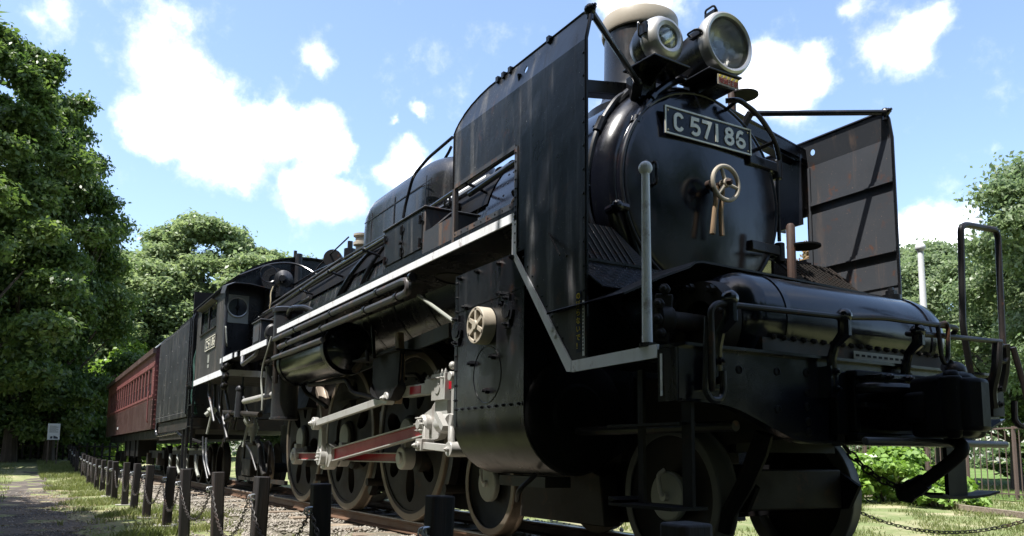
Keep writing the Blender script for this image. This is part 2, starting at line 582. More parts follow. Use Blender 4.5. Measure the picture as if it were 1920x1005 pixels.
def glass_mat(name, col=(0.9, 0.95, 0.95), rough=0.03, lines=0.0):
    m, t, b = new_mat(name)
    b.inputs['Base Color'].default_value = (*col, 1)
    b.inputs['Roughness'].default_value = rough
    b.inputs['Transmission Weight'].default_value = 0.93
    b.inputs['IOR'].default_value = 1.5
    if lines:
        co = t.n('ShaderNodeTexCoord').outputs['Object']
        wv_ = t.n('ShaderNodeTexWave', wave_type='BANDS', bands_direction='Y')
        t.l(co, wv_.inputs[0])
        wv_.inputs['Scale'].default_value = lines
        bu = t.n('ShaderNodeBump')
        bu.inputs['Strength'].default_value = 1.0
        bu.inputs['Distance'].default_value = 0.012
        t.l(wv_.outputs['Fac'], bu.inputs['Height'])
        t.l(bu.outputs[0], b.inputs['Normal'])
    return m


M['lens'] = glass_mat('lamp_lens_glass', lines=32.0)
M['lens_small'] = glass_mat('small_lens_glass')
m_, t_, b_ = new_mat('lamp_reflector')
b_.inputs['Base Color'].default_value = (0.78, 0.77, 0.70, 1)
b_.inputs['Metallic'].default_value = 1.0
b_.inputs['Roughness'].default_value = 0.18
M['mirror'] = m_
m_, t_, b_ = new_mat('dark_window_glass')
b_.inputs['Base Color'].default_value = (0.03, 0.035, 0.04, 1)
b_.inputs['Roughness'].default_value = 0.08
M['winglass'] = m_


def leaf_mat(name, a, b_c, trans=0.35, rough=0.42, hue_noise=0.35):
    m, t, b = new_mat(name)
    geo = t.n('ShaderNodeNewGeometry')
    oi = t.n('ShaderNodeObjectInfo')
    co = t.n('ShaderNodeTexCoord').outputs['Object']
    n = t.noise(co, hue_noise, 3, 0.6)
    k = t.math('ADD', t.math('MULTIPLY', geo.outputs['Random Per Island'], 0.5), t.math('MULTIPLY', t.ramp(n.outputs['Fac'], 0.3, 0.7), 0.5))
    k = t.math('ADD', k, t.math('MULTIPLY', t.math('SUBTRACT', oi.outputs['Random'], 0.5), 0.35), clamp=True)
    c = t.mix(k, a, b_c)
    t.l(c, b.inputs['Base Color'])
    b.inputs['Roughness'].default_value = rough
    b.inputs['Specular IOR Level'].default_value = 0.4
    tr = t.n('ShaderNodeBsdfTranslucent')
    hs = t.n('ShaderNodeHueSaturation')
    hs.inputs['Value'].default_value = 1.5
    hs.inputs['Saturation'].default_value = 1.15
    t.l(c, hs.inputs['Color'])
    t.l(hs.outputs[0], tr.inputs['Color'])
    ms = t.n('ShaderNodeMixShader')
    ms.inputs[0].default_value = trans
    t.l(b.outputs[0], ms.inputs[1])
    t.l(tr.outputs[0], ms.inputs[2])
    t.l(ms.outputs[0], m.node_tree.nodes['Material Output'].inputs[0])
    return m


M['leaf_dark'] = leaf_mat('dark_leaf', (0.042, 0.082, 0.022), (0.135, 0.185, 0.055), 0.45)
M['leaf_mid'] = leaf_mat('mid_leaf', (0.11, 0.16, 0.075), (0.21, 0.26, 0.135), 0.45)
M['leaf_pale'] = leaf_mat('pale_leaf', (0.135, 0.19, 0.085), (0.25, 0.30, 0.145), 0.46)
M['leaf_bright'] = leaf_mat('bright_leaf', (0.11, 0.20, 0.04), (0.24, 0.33, 0.08), 0.45, 0.35)
M['leaf_hedge'] = leaf_mat('glossy_hedge_leaf', (0.12, 0.21, 0.04), (0.26, 0.38, 0.10), 0.35, 0.3, 2.0)
M['leaf_rust'] = leaf_mat('reddish_leaf', (0.14, 0.12, 0.055), (0.30, 0.17, 0.09), 0.4)
M['grass'] = leaf_mat('grass_blade', (0.080, 0.120, 0.030), (0.21, 0.22, 0.085), 0.4, 0.5, 0.9)

# ================================================================== STEAM LOCOMOTIVE (x forward, rail top z = 0)
loco = thing('steam_locomotive', 'black steam locomotive with smoke deflectors, white running board edge and cast number plate', 'locomotive')
ZB = 2.52            # boiler axis height


def lp(name, mb, mat, parent=None, **kw):
    return obj(name, mb, mat, parent if parent is not None else loco, **kw)


# ---- boiler and smokebox
m = MB()
m.lathe([(2.0, .865), (3.38, .865), (3.46, .858), (3.53, .835), (3.585, .795), (3.61, .755), (3.615, .70), (3.60, .3), (3.60, 0)], (0, 0, ZB), (1, 0, 0), 72)
smokebox = lp('smokebox', m, M['black_gloss'], angle=40)
m = MB()
prof = [(-5.74, .90), (-3.3, .90), (-3.25, .86), (2.0, .845)]
m.lathe(prof, (0, 0, ZB), (1, 0, 0), 64)
boiler = lp('boiler', m, M['lagging'])
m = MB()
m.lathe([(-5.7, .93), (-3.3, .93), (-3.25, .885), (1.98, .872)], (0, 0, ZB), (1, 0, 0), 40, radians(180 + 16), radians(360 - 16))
lp('boiler_shade_shell', m, M['shade_black'], boiler)  # added shell, its near-black stands for the shade under the boiler
for i, xb in enumerate([1.98, 1.35, .6, -.15, -.9, -1.65, -2.4, -3.2, -4.0, -4.8]):
    rb = (.845 if xb > -3.25 else .90) + .012
    mm = MB()
    mm.lathe([(-.035, rb - .02), (-.035, rb), (.035, rb), (.035, rb - .02)], (xb, 0, ZB), (1, 0, 0), 48)
    lp('boiler_band', mm, M['black'], boiler)
mm = MB()
for a in range(-80, 81, 8):
    an = radians(a)
    for xr in (1.80, 2.16, 2.24, 3.34):
        rr = .847 if xr < 2 else .864
        mm.rivet((xr, -rr * cos(an), ZB + rr * sin(an)), (0, -cos(an), sin(an)), .012)
lp('rivets', mm, M['black_gloss'], smokebox, kind='stuff')

# ---- smokebox door
m = MB()
m.lathe([(3.60, .745), (3.645, .742), (3.665, .725), (3.672, .69), (3.683, .60), (3.697, .45), (3.708, .30), (3.715, .16), (3.718, 0)], (0, 0, ZB), (1, 0, 0), 72)
door = lp('smokebox_door', m, M['black_gloss'], angle=50)
m = MB()
m.torus((3.655, 0, ZB), (1, 0, 0), .735, .013, 72, 8)
lp('door_rim', m, M['black'], door)
# hinges on the left side of the door (right in the picture)
for z in (2.86, 2.21):
    m = MB()
    m.bar((3.70, .40, z - .01), (3.655, .74, z), .045, .075)
    m.cyl((3.63, .79, z - .075), (3.63, .79, z + .075), .038, n=14)
    m.box(3.57, 3.64, .72, .80, z - .045, z + .045)
    lp('door_hinge', m, M['black'], door, bevel=.008)
m = MB()
m.cyl((3.63, .79, 2.30), (3.63, .79, 2.80), .014, n=8)
lp('hinge_pin', m, M['black'], door)
# grab handle on the door
m = MB()
m.tube(fillet([(3.675, -.50, 2.645), (3.735, -.50, 2.645), (3.735, -.50, 2.49), (3.675, -.50, 2.49)], .03), .011, 8)
m.tube(fillet([(3.675, -.555, 2.645), (3.70, -.555, 2.645), (3.70, -.555, 2.49), (3.675, -.555, 2.49)], .03), .011, 8)
m.bar((3.70, -.53, 2.49), (3.70, -.53, 2.645), .05, .008, (1, 0, 0))
lp('grab_handle', m, M['black'], door)
# hand wheel and twin locking levers
hw = MB()
hc = Vector((3.87, 0, 2.542))
hw.torus(hc, (1, 0, 0), .120, .016, 40, 10)
for k in range(3):
    a = pi / 2 + .35 + k * 2 * pi / 3
    hw.tube([hc, hc + Vector((0, .06 * cos(a), .06 * sin(a))), hc + Vector((0, .12 * cos(a), .12 * sin(a)))], [.016, .013, .012], 8)
hw.cyl(hc + Vector((-.03, 0, 0)), hc + Vector((.025, 0, 0)), .032, n=16)
lp('hand_wheel', hw, M['cream'], door)
m = MB()
m.cyl((3.74, 0, 2.542), (3.86, 0, 2.542), .026, n=16)
m.lathe([(0, .024), (.02, .024), (.03, .012), (.03, 0)], hc + Vector((.025, 0, 0)), (1, 0, 0), 6)
lp('spindle', m, M['rust'], door)
for yy, tw in ((-.045, -.02), (.012, .012)):
    m = MB()
    m.tube([(3.80, yy + .02, 2.53), (3.81, yy + .01, 2.44), (3.805, yy, 2.36), (3.80, yy + tw, 2.19)], [.022, .018, .017, .019], 10)
    lp('locking_lever', m, M['lever'], door)
m = MB()
m.cyl((3.79, -.09, 2.535), (3.83, -.09, 2.535), .03, n=14)
lp('lever_boss', m, M['rust'], door)
# curved hand rail over the door, right in the picture
m = MB()
m.tube(fillet([(3.72, .17, 3.235), (3.78, .24, 3.24), (3.80, .42, 3.16), (3.79, .60, 3.00), (3.77, .66, 2.87)], .15), .019, 10)
m.cyl((3.62, .24, 3.20), (3.78, .24, 3.24), .014, n=8)
m.cyl((3.62, .52, 2.95), (3.79, .60, 3.00), .016, n=8)
lp('door_hand_rail', m, M['black'], door)

# ---- number plate
PX, PZ0, PZ1, PW = 3.722, 2.868, 3.068, .4125
pl = MB()
pl.box(PX - .012, PX, -PW, PW, PZ0, PZ1)
plate = lp('number_plate', pl, M['plate_face'])
m = MB()
fwid = .011
m.box(PX, PX + .008, -PW, PW, PZ0, PZ0 + fwid)
m.box(PX, PX + .008, -PW, PW, PZ1 - fwid, PZ1)
m.box(PX, PX + .008, -PW, -PW + fwid, PZ0 + fwid, PZ1 - fwid)
m.box(PX, PX + .008, PW - fwid, PW, PZ0 + fwid, PZ1 - fwid)
lp('plate_border', m, M['plate_letter'], plate)
m = MB()
for sy in (-1, 1):
    for z in (PZ0 + .03, PZ1 - .03):
        m.rivet((PX, sy * (PW - .03), z), (1, 0, 0), .009)
lp('screws', m, M['brass'], plate, kind='stuff')
m = MB()
for sy in (-1, 1):
    m.box(3.60, PX - .012, sy * .25 - .02, sy * .25 + .02, 2.94, 3.0)
lp('plate_bracket', m, M['black'], plate)


def arc(cx, cy, rx, ry, a0, a1, n=12):
    return [(cx + rx * cos(radians(a0 + (a1 - a0) * i / n)), cy + ry * sin(radians(a0 + (a1 - a0) * i / n))) for i in range(n + 1)]


GLYPH = {
    'C': [(arc(.31, .68, .23, .24, 15, 180) + arc(.31, .32, .23, .24, 180, 345), False)],
    '5': [([(.54, .92), (.14, .92), (.10, .54)] + arc(.30, .33, .24, .25, 118, -140), False)],
    '7': [([(.05, .92), (.56, .92), (.40, .45), (.26, .0)], False)],
    '1': [([(.31, 1.0), (.31, 0.0)], False)],
    '8': [(arc(.31, .735, .19, .185, 0, 360)[:-1], True), (arc(.31, .295, .235, .215, 0, 360)[:-1], True)],
    '6': [(arc(.31, .30, .235, .22, 0, 360)[:-1], True), (arc(.31, .55, .235, .37, 55, 205), False)],
}


def glyph_mesh(ch, o, ex, ez, nrm, h, w, th, stroke):
    """ch standing at o, ex = reading direction, ez = up"""
    mb = MB()
    o, ex, ez = Vector(o), Vector(ex), Vector(ez)
    for pts, closed in GLYPH[ch]:
        P = [o + ex * (x / .62 * w) + ez * (y * h) for x, y in pts]
        if ch == '8' and mb.v:
            th = th * .96
        mb.ribbon(P, stroke, nrm, th, closed)
    return mb


for ch, f0, f1 in (('C', .095, .205), ('5', .278, .395), ('7', .405, .52), ('1', .525, .645), ('8', .675, .79), ('6', .815, .93)):
    gm = glyph_mesh(ch, (PX, -PW + 2 * PW * f0, PZ0 + .034), (0, 1, 0), (0, 0, 1), (1, 0, 0), .132, 2 * PW * (f1 - f0), .007, .0255)
    lp('letter' if ch == 'C' else 'digit', gm, M['plate_letter'], plate)

# ---- chimney
CX = 2.97
m = MB()
m.lathe([(3.05, .46), (3.33, .44), (3.38, .37), (3.44, .318), (3.55, .290), (4.0, .283), (4.02, .283)], (CX, 0, 0), (0, 0, 1), 48)
chim = lp('chimney', m, M['black'])
m = MB()
m.lathe([(4.0, .275), (4.0, .30), (4.015, .306), (4.125, .306), (4.14, .30), (4.14, .25), (3.9, .24)], (CX, 0, 0), (0, 0, 1), 48)
lp('chimney_cap', m, M['cream'], chim)
m = MB()
m.torus((CX, 0, 3.45), (0, 0, 1), .305, .012, 40, 6)
for k in range(12):
    a = 2 * pi * k / 12
    m.rivet((CX + .30 * cos(a), .30 * sin(a), 3.5), (cos(a), sin(a), 0), .012)
lp('chimney_flange', m, M['black'], chim)

# ---- headlamps
def lamp(name, c, R, back, lensR, mb_mat, fat):
    c = Vector(c)
    h = MB()
    if back:
        h.lathe([(-.43, 0), (-.43, R * .62), (-.40, R * .70), (-.36, R * .74), (-.20, R * .84), (-.05, R * .93), (-.02, R * .95), (-.02, lensR)], c, (1, 0, 0), 40)
    else:
        h.lathe([(-.30, 0), (-.29, R * .42), (-.25, R * .74), (-.17, R * .95), (-.09, R * .985), (-.09, lensR)], c, (1, 0, 0), 40)
    lo = lp(name, h, M['black'])
    r = MB()
    if fat:
        r.lathe([(-.10, R * .97), (-.06, R * 1.02), (-.02, R * .97), (.02, R * .80), (.03, R * .66), (.02, lensR), (-.03, lensR * .97)], c, (1, 0, 0), 40)
    else:
        r.lathe([(-.05, R * .95), (-.05, R), (.0, R * 1.01), (.025, R * .97), (.035, R * .91), (.025, lensR), (.0, lensR * .99)], c, (1, 0, 0), 48)
    lp('lamp_rim', r, M['bezel'], lo)
    g = MB()
    g.lathe([(.012 + (0 if fat else .004), lensR * 1.0), (.022, lensR * .7), (.028, lensR * .3), (.03, 0)], c + Vector((-.01, 0, 0)), (1, 0, 0), 40)
    lp('lamp_lens', g, M['lens_small' if fat else 'lens'], lo)
    q = MB()
    q.lathe([(-.02, lensR * .98), (-.06, lensR * .86), (-.10, lensR * .62), (-.125, lensR * .3), (-.13, 0)], c, (1, 0, 0), 32)
    lp('reflector', q, M['mirror'], lo)
    b = MB()
    b.sphere(c + Vector((-.06, 0, 0)), lensR * .17, 12, 8)
    lp('bulb', b, M['bezel'], lo)
    return lo


BL = (3.83, .085, 3.600)
big = lamp('headlamp', BL, .232, True, .192, None, False)
for a in (pi * .96, pi * .62):   # clips and hinge
    m = MB()
    p = Vector(BL) + Vector((-.06, .238 * cos(a), .238 * sin(a)))
    m.box(p.x - .05, p.x + .05, p.y - .018, p.y + .018, p.z - .02, p.z + .02)
    m.tube(fillet([p + Vector((-.05, cos(a) * .01, sin(a) * .01)), p + Vector((-.04, cos(a) * .05, sin(a) * .05)), p + Vector((.05, cos(a) * .05, sin(a) * .05)), p + Vector((.06, 0, 0))], .02), .008, 6)
    lp('lamp_clip', m, M['black'], big)
m = MB()
m.box(3.55, 3.86, -.12, .20, 3.352, 3.366)
m.box(3.58, 3.82, -.02, .16, 3.27, 3.352)
m.box(3.45, 3.60, -.06, .14, 3.20, 3.36)
m.cyl((3.70, .085, 3.36), (3.70, .085, 3.42), .07, n=16)
lp('lamp_bracket', m, M['black'], big, bevel=.005)
SL = (3.745, -.405, 3.548)
small = lamp('headlamp', SL, .168, False, .085, None, True)
small['label'] = 'smaller round headlamp with a fat pale rim'
m = MB()
p = Vector(SL) + Vector((-.06, -.165, .03))
m.box(p.x - .03, p.x + .05, p.y - .012, p.y + .012, p.z - .03, p.z + .05)
m.tube(fillet([p + Vector((-.02, -.01, .05)), p + Vector((0, -.035, .06)), p + Vector((0, -.035, -.04)), p + Vector((0, -.01, -.05))], .02), .007, 6)
lp('lamp_clip', m, M['black'], small)
m = MB()
m.prism([(3.50, -.60), (3.82, -.58), (3.80, -.24), (3.50, -.22)], 'xy', 3.345, 3.36)
m.prism([(3.45, 3.20), (3.78, 3.345), (3.50, 3.345)], 'xz', -.43, -.41)
m.box(3.44, 3.58, -.52, -.36, 3.14, 3.345)
m.cyl((3.68, -.405, 3.36), (3.68, -.405, 3.40), .05, n=14)
lp('lamp_bracket', m, M['black'], small, bevel=.004)

# overhead line warning tag below the large lamp
def text_mesh(s, size, ex, ez, o, th=.002):
    cu = bpy.data.curves.new('lettering', 'FONT')
    cu.body = s
    cu.size = size
    cu.extrude = th
    cu.align_x = 'CENTER'
    cu.align_y = 'CENTER'
    tmp = bpy.data.objects.new('lettering', cu)
    COL.objects.link(tmp)
    dg = bpy.context.evaluated_depsgraph_get()
    me = bpy.data.meshes.new_from_object(tmp.evaluated_get(dg))
    bpy.data.objects.remove(tmp)
    ex, ez = Vector(ex).normalized(), Vector(ez).normalized()
    nz = ex.cross(ez)
    me.transform(Matrix(((ex.x, ez.x, nz.x, o[0]), (ex.y, ez.y, nz.y, o[1]), (ex.z, ez.z, nz.z, o[2]), (0, 0, 0, 1))))
    me.materials.clear()
    return me


tgx = 3.865
m = MB()
m.box(tgx - .004, tgx, -.045, .155, 3.255, 3.33)
wt_ = lp('warning_tag', m, M['tagwhite'])
obj('tag_lettering', text_mesh('架線注意', .046, (0, 1, 0), (0, 0, 1), (tgx + .002, .055, 3.282)), M['redink'], wt_)
m = MB()
for k in range(5):
    y0 = -.040 + k * .04
    m.prism([(y0, 3.308), (y0 + .02, 3.308), (y0 + .032, 3.328), (y0 + .012, 3.328)], 'yz', tgx + .0005, tgx + .0025)
lp('tag_stripe', m, M['yellow'], wt_)

# ---- pipes on the smokebox front
m = MB()
pp = [(3.52, -.02, 3.40), (3.60, -.12, 3.385), (3.62, -.25, 3.315), (3.62, -.43, 3.17), (3.63, -.575, 2.97), (3.63, -.66, 2.72), (3.61, -.69, 2.45), (3.60, -.66, 2.27), (3.58, -.60, 2.12)]
m.tube(fillet(pp, .1, 4), .030, 10)
for q in (3, 4, 6):
    a, b = Vector(pp[q]), Vector(pp[q + 1])
    m.cyl(a, a + (b - a).normalized() * .045, .042, n=12)
lp('smokebox_pipe', m, M['black_gloss'])
m = MB()
pp = [(3.30, -.30, 3.345), (3.44, -.50, 3.245), (3.46, -.62, 3.17), (3.46, -.745, 2.99), (3.455, -.82, 2.82), (3.45, -.875, 2.55), (3.45, -.87, 2.3), (3.5, -.78, 2.05)]
m.tube(fillet(pp, .1, 4), .022, 8)
a, b = Vector(pp[1]), Vector(pp[3])
m.tube([a, a.lerp(b, .3), a.lerp(b, .45)], [.034, .036, .03], 10)
a, b = Vector(pp[3]), Vector(pp[4])
m.cyl(a, a.lerp(b, .6), .034, n=8)
lp('smokebox_pipe', m, M['black'])
m = MB()
m.tube(fillet([(3.56, -.78, 2.30), (3.66, -.77, 2.31), (3.67, -.70, 2.30)], .03), .03, 10)
m.sphere((3.66, -.775, 2.305), .045, 10, 8)
m.cyl((3.64, -.70, 2.30), (3.62, -.55, 1.95), .028, n=10)
lp('drain_cock', m, M['black_gloss'])

# ---- smoke deflectors
def deflector(s, rust):
    yo, t = 1.41, .008
    y0, y1 = s * yo, s * (yo - t)
    m = MB()
    # (x, z) main panel: rear part above the opening, front part down to the deck
    m.prism([(2.50, 2.635), (3.42, 2.655), (3.42, 3.06), (2.50, 3.06)], 'xz', y0, y1)
    m.prism([(3.42, 1.96), (4.03, 1.20), (4.19, 1.20), (4.19, 3.06), (3.42, 3.06)], 'xz', y0, y1)
    # canted top strip with a rounded rear corner and one round hole
    def S(x, tt, off=0.0):
        return (x, s * (yo - .045 * tt - off), 3.06 + .205 * tt)
    outline = [(2.50, 0), (2.515, .18), (2.55, .38), (2.62, .62), (2.71, .80), (2.83, .93), (2.96, 1.0), (3.40, 1.0), (3.40, 0)]
    front = [(3.58, 0), (3.58, 1.0), (4.10, 1.0), (4.15, .95), (4.18, .84), (4.19, .68), (4.19, 0)]
    for ol in (outline, front):
        n = len(ol)
        vs_ = [S(x, tt) for x, tt in ol] + [S(x, tt, t) for x, tt in ol]
        m.add(vs_, [tuple(range(n)), tuple(range(2 * n - 1, n - 1, -1))] + [(i, i + n, (i + 1) % n + n, (i + 1) % n) for i in range(n)])
    N = 16
    ring_o, ring_i = [], []
    for k in range(N):
        a = 2 * pi * k / N
        c_, s_ = cos(a), sin(a)
        q = 1 / max(abs(c_), abs(s_))
        ring_o.append((3.49 + .09 * c_ * q, .5 + .5 * s_ * q))
        ring_i.append((3.49 + .024 * c_, .52 + .12 * s_))
    vs_ = [S(*p) for p in ring_o] + [S(*p) for p in ring_i] + [S(*p, t) for p in ring_o] + [S(*p, t) for p in ring_i]
    fs = []
    for k in range(N):
        j = (k + 1) % N
        fs += [(k, j, N + j, N + k), (2 * N + k, 3 * N + k, 3 * N + j, 2 * N + j), (N + k, N + j, 3 * N + j, 3 * N + k)]
    m.add(vs_, fs)
    d = lp('smoke_deflector', m, M['black_streak' if not rust else 'black_rust'], angle=20)
    # rim bead along the edge
    r = MB()
    pts = [S(x, tt, t / 2) for x, tt in [(2.50, -2.05), (2.50, 0), (2.515, .18), (2.55, .38), (2.62, .62), (2.71, .80), (2.83, .93), (2.96, 1.0), (4.10, 1.0), (4.15, .95), (4.18, .84), (4.19, .68), (4.19, 0)]]
    pts[0] = (2.50, s * (yo - t / 2), 2.64)
    pts += [(4.19, s * (yo - t / 2), 1.21)]
    r.tube(pts, .012, 6)
    for x in (3.10, 3.18, 3.27, 3.75):
        p = Vector(S(x, .97))
        r.box(p.x - .016, p.x + .016, p.y - s * .004, p.y + s * .022, p.z - .02, p.z + .02)
    lp('edge_bead', r, M['black'], d)
    # frame of the opening
    f = MB()
    f.box(2.49, 2.53, s * (yo + .004), s * (yo - .03), 2.22, 2.634)
    f.box(2.53, 3.42, s * (yo + .004), s * (yo - .012), 2.255, 2.295)
    f.bar((2.53, s * (yo - .004), 2.645), (3.41, s * (yo - .004), 2.665), .016, .03)
    f.box(3.405, 3.44, s * (yo + .006), s * (yo - .02), 1.98, 2.66)
    lp('opening_frame', f, M['black_rust'], d)
    b = MB()
    for z in np.arange(2.02, 2.62, .06):
        b.rivet((3.423, s * (yo + .006), z), (0, s, 0), .009)
    for x in np.arange(2.55, 3.4, .10):
        b.rivet((x, s * (yo + .004), 2.275), (0, s, 0), .008)
    for z in np.arange(1.3, 3.0, .14):
        b.rivet((4.165, s * yo, z), (0, s, 0), .008)
    for k in range(10):
        b.rivet((3.46 + .055 * k, s * yo, 1.955 - .071 * k + .02), (0, s, 0), .009)
    lp('rivets', b, M['black'], d, kind='stuff')
    # inside stiffeners
    q = MB()
    yi = yo - t
    for z, x0 in ((2.72, 3.44), (2.19, 3.44), (2.72, 2.55)):
        x1 = 4.18 if x0 > 3 else 3.40
        q.box(x0, x1, s * yi, s * (yi - .028), z - .004, z + .004)
        q.box(x0, x1, s * yi, s * (yi - .007), z + .004, z + .035)
    q.box(3.425, 3.445, s * yi, s * (yi - .014), 1.96, 3.05)
    q.box(3.70, 4.18, s * yi, s * (yi - .008), 1.935, 1.95)
    q.box(3.50, 3.58, s * yi, s * (yi - .02), 1.88, 2.20)
    lp('stiffener', q, M['black_rust'], d)
    # brace from the top corner to the smokebox
    k = MB()
    a, c = Vector((4.17, s * 1.365, 3.255)), Vector((3.60, s * .55, 3.27))
    if s < 0:
        c = Vector((3.62, s * .56, 3.235))
    k.cyl(a, c, .021, n=10)
    k.sphere(a, .036, 10, 6)
    k.cyl(a + Vector((0, 0, -.06)), a + Vector((0, 0, .03)), .02, n=8)
    k.bolt(a + Vector((.02, 0, 0)), (1, 0, .3), .02)
    k.sphere(c, .03, 8, 6)
    k.bar(c, (3.50, s * .50, 3.10), .07, .03)
    lp('brace_rod', k, M['black'], d)
    # flat stay at mid height from smokebox side
    k = MB()
    k.bar((3.42, s * .42, 3.295), (3.42, s * 1.40, 3.12 if s < 0 else 3.16), .012, .085)
    k.bar((3.36, s * .45, 3.25), (3.36, s * 1.40, 3.085), .09, .010)
    lp('flat_stay', k, M['black'], d)
    return d


dR = deflector(-1, False)
dR['label'] = 'streaked outer face of the near smoke deflector'
dL = deflector(1, True)
dL['label'] = 'rust streaked inner face of the far smoke deflector'
# warning strip on the near deflector
m = MB()
m.box(4.10, 4.145, -1.4135, -1.411, 1.235, 1.585)
ws = lp('warning_strip', m, M['plate_face'], dR)
for i, chx in enumerate('のぼらないで！'):
    obj('strip_lettering', text_mesh(chx, .043, (1, 0, 0), (0, 0, 1), (4.119, -1.4145, 1.555 - i * .047), .0012), M['yellow'], dR)
m = MB()
m.box(4.158, 4.178, -1.4145, -1.4115, 1.215, 1.525)
lp('white_sticker', m, M['white'], dR)
m = MB()
for k in range(14):
    m.box(4.163, 4.172, -1.4165, -1.415, 1.24 + k * .02, 1.251 + k * .02)
lp('sticker_print', m, M['sign_ink'], dR, kind='stuff')

# L-shaped bent duct plate between smokebox and far deflector
m = MB()
m.bar((3.30, .50, 3.37), (3.30, 1.38, 3.20), .26, .012)
m.box(3.17, 3.43, 1.30, 1.312, 2.56, 3.20)
m.box(3.16, 3.172, 1.30, 1.40, 2.56, 3.2)
lp('deflector_bracket', m, M['black'])

# climbing posts with round treads beside the smokebox
for x, y, z0, z1, zt in ((3.30, .67, 3.30, 3.70, 3.58), (3.90, .60, 1.85, 2.34, 2.185)):
    m = MB()
    m.tube([(x, y, z0), (x, y, z1 - .02), (x, y, z1)], [.032, .032, .02], 10)
    st = lp('step_post', m, M['rust'])
    m = MB()
    m.cyl((x + .02, y + .11, zt - .006), (x + .02, y + .11, zt + .006), .12, n=24)
    lp('tread', m, M['shade_black'], st)
m = MB()
m.cyl((2.55, -.72, 3.2), (2.55, -.72, 3.62), .025, n=8)
lp('signal_stub', m, M['black_rust'])

# ---- running board with white edge
def run_board(s):
    m = MB()
    m.box(-2.42, 2.49, s * .80, s * 1.40, 2.215, 2.240)
    m.box(2.49, 3.43, s * .80, s * 1.40, 2.205, 2.250)
    m.box(-2.42, 3.43, s * 1.401, s * 1.412, 2.2235, 2.252)
    m.box(3.40, 3.425, s * .95, s * 1.395, 1.95, 2.205)
    # sloping apron down to the deck
    m.prism([(3.405, 1.95), (3.425, 1.955), (4.02, 1.20), (4.00, 1.19)], 'xz', s * .95, s * 1.395)
    rb = lp('running_board', m, M['black'])
    e = MB()
    e.box(-2.42, 3.435, s * 1.402, s * 1.416, 2.163, 2.222)
    e.box(3.385, 3.437, s * 1.402, s * 1.418, 1.94, 2.163)
    e.prism([(3.386, 1.939), (3.437, 1.939), (4.055, 1.195), (4.05, 1.135), (4.01, 1.140)], 'xz', s * 1.402, s * 1.418)
    # deck edge widens towards the buffer beam
    a = Vector((4.058, s * 1.410, 1.165))
    b = Vector((4.838, s * 1.456, 1.168)) if s < 0 else Vector((4.5, 1.478, 1.168))
    e.bar(a, b, .014, .064)
    lp('white_edge', e, M['white'], rb)
    n = MB()
    n.box(2.55, 3.38, s * 1.395, s * 1.409, 2.2525, 2.2535)
    for q in range(2):
        n.rivet((3.86 + .035 * q, s * 1.418, 1.40 - .043 * q), (0, s, 0), .018)
    lp('rivets', n, M['white'], rb, kind='stuff')
    # lower walkway near the cab
    w = MB()
    w.box(-5.74, -4.75, s * .95, s * 1.40, 2.125, 2.15)
    w.box(-4.45, -2.45, s * .95, s * 1.40, 2.095, 2.12)
    w.bar((-5.6, s * 1.2, 2.21), (-4.75, s * 1.2, 2.20), .35, .012)
    wk = lp('walkway', w, M['under'], rb)
    for x0, x1, z0, z1 in ((-5.95, -5.05, 2.105, 2.185), (-4.45, -2.95, 2.075, 2.15), (-4.86, -4.72, 2.10, 2.17)):
        e = MB()
        e.box(x0, x1, s * 1.402, s * 1.415, z0, z1)
        lp('white_edge', e, M['white'], rb)
    return rb


run_board(-1)
run_board(1)

# ---- front deck, saddle, sloping chequer plates
m = MB()
m.prism([(3.95, -1.39), (4.84, -1.448), (4.94, -1.448), (4.94, 1.16), (4.5, 1.47), (3.95, 1.39)], 'xy', 1.178, 1.196)
deck = lp('front_deck', m, M['black'])
m = MB()
m.prism([(-.62, 1.2), (-.62, 1.55), (-.74, 1.9), (.74, 1.9), (.62, 1.55), (.62, 1.2)], 'yz', 2.45, 3.42)
m.prism([(-.55, .62), (-.55, 1.2), (.55, 1.2), (.55, .62)], 'yz', 2.5, 3.4)
lp('smokebox_saddle', m, M['under'], bevel=.01)
for s in (-1, 1):
    m = MB()
    m.bar((3.60, s * 1.07, 2.16), (4.00, s * 1.07, 1.80), .62, .010, (.67, 0, .74))
    lp('mesh_ramp', m, M['under'])
    k = MB()
    for i in range(22):
        t_ = i / 21
        x = 3.62 + .38 * t_
        z = 2.153 - .36 * t_ + .006
        k.bar((x, s * .80, z), (x, s * 1.36, z), .006, .014)
    for i in range(13):
        y = .80 + .56 * i / 12
        k.bar((3.62, s * y, 2.153 + .01), (4.0, s * (y + .1), 1.80 + .01), .006, .012)
    lp('wire_mesh', k, M['chain'], kind='stuff')
    m = MB()
    m.box(3.78, 4.03, s * .80, s * 1.36, 1.80, 1.815)
    m.bar((3.98, s * 1.05, 1.815), (4.33, s * 1.05, 1.575), .70, .010, (.56, 0, .82))
    ck = lp('chequer_plate', m, M['black'])
    k = MB()
    for i in range(9):
        for j in range(15):
            t_ = (i + .5) / 9
            x, z = 3.98 + .35 * t_, 1.815 - .24 * t_ + .005
            y = .72 + .66 * (j + .5) / 15
            dx = .010 if (i + j) % 2 else -.010
            k.bar((x - .010, s * (y - dx), z + .007), (x + .010, s * (y + dx), z - .007), .005, .006, (.56, 0, .82))
    lp('chequer_ribs', k, M['black_rust'], kind='stuff')
    m = MB()
    m.box(4.00, 4.02, s * .62, s * 1.36, 1.21, 1.80)
    m.prism([(4.03, 1.20), (4.45, 1.20), (4.06, 1.57)], 'xz', s * .78, s * .80)
    m.prism([(4.03, 1.20), (4.48, 1.20), (4.06, 1.57)], 'xz', s * 1.15, s * 1.17)
    lp('apron_plate', m, M['black'])

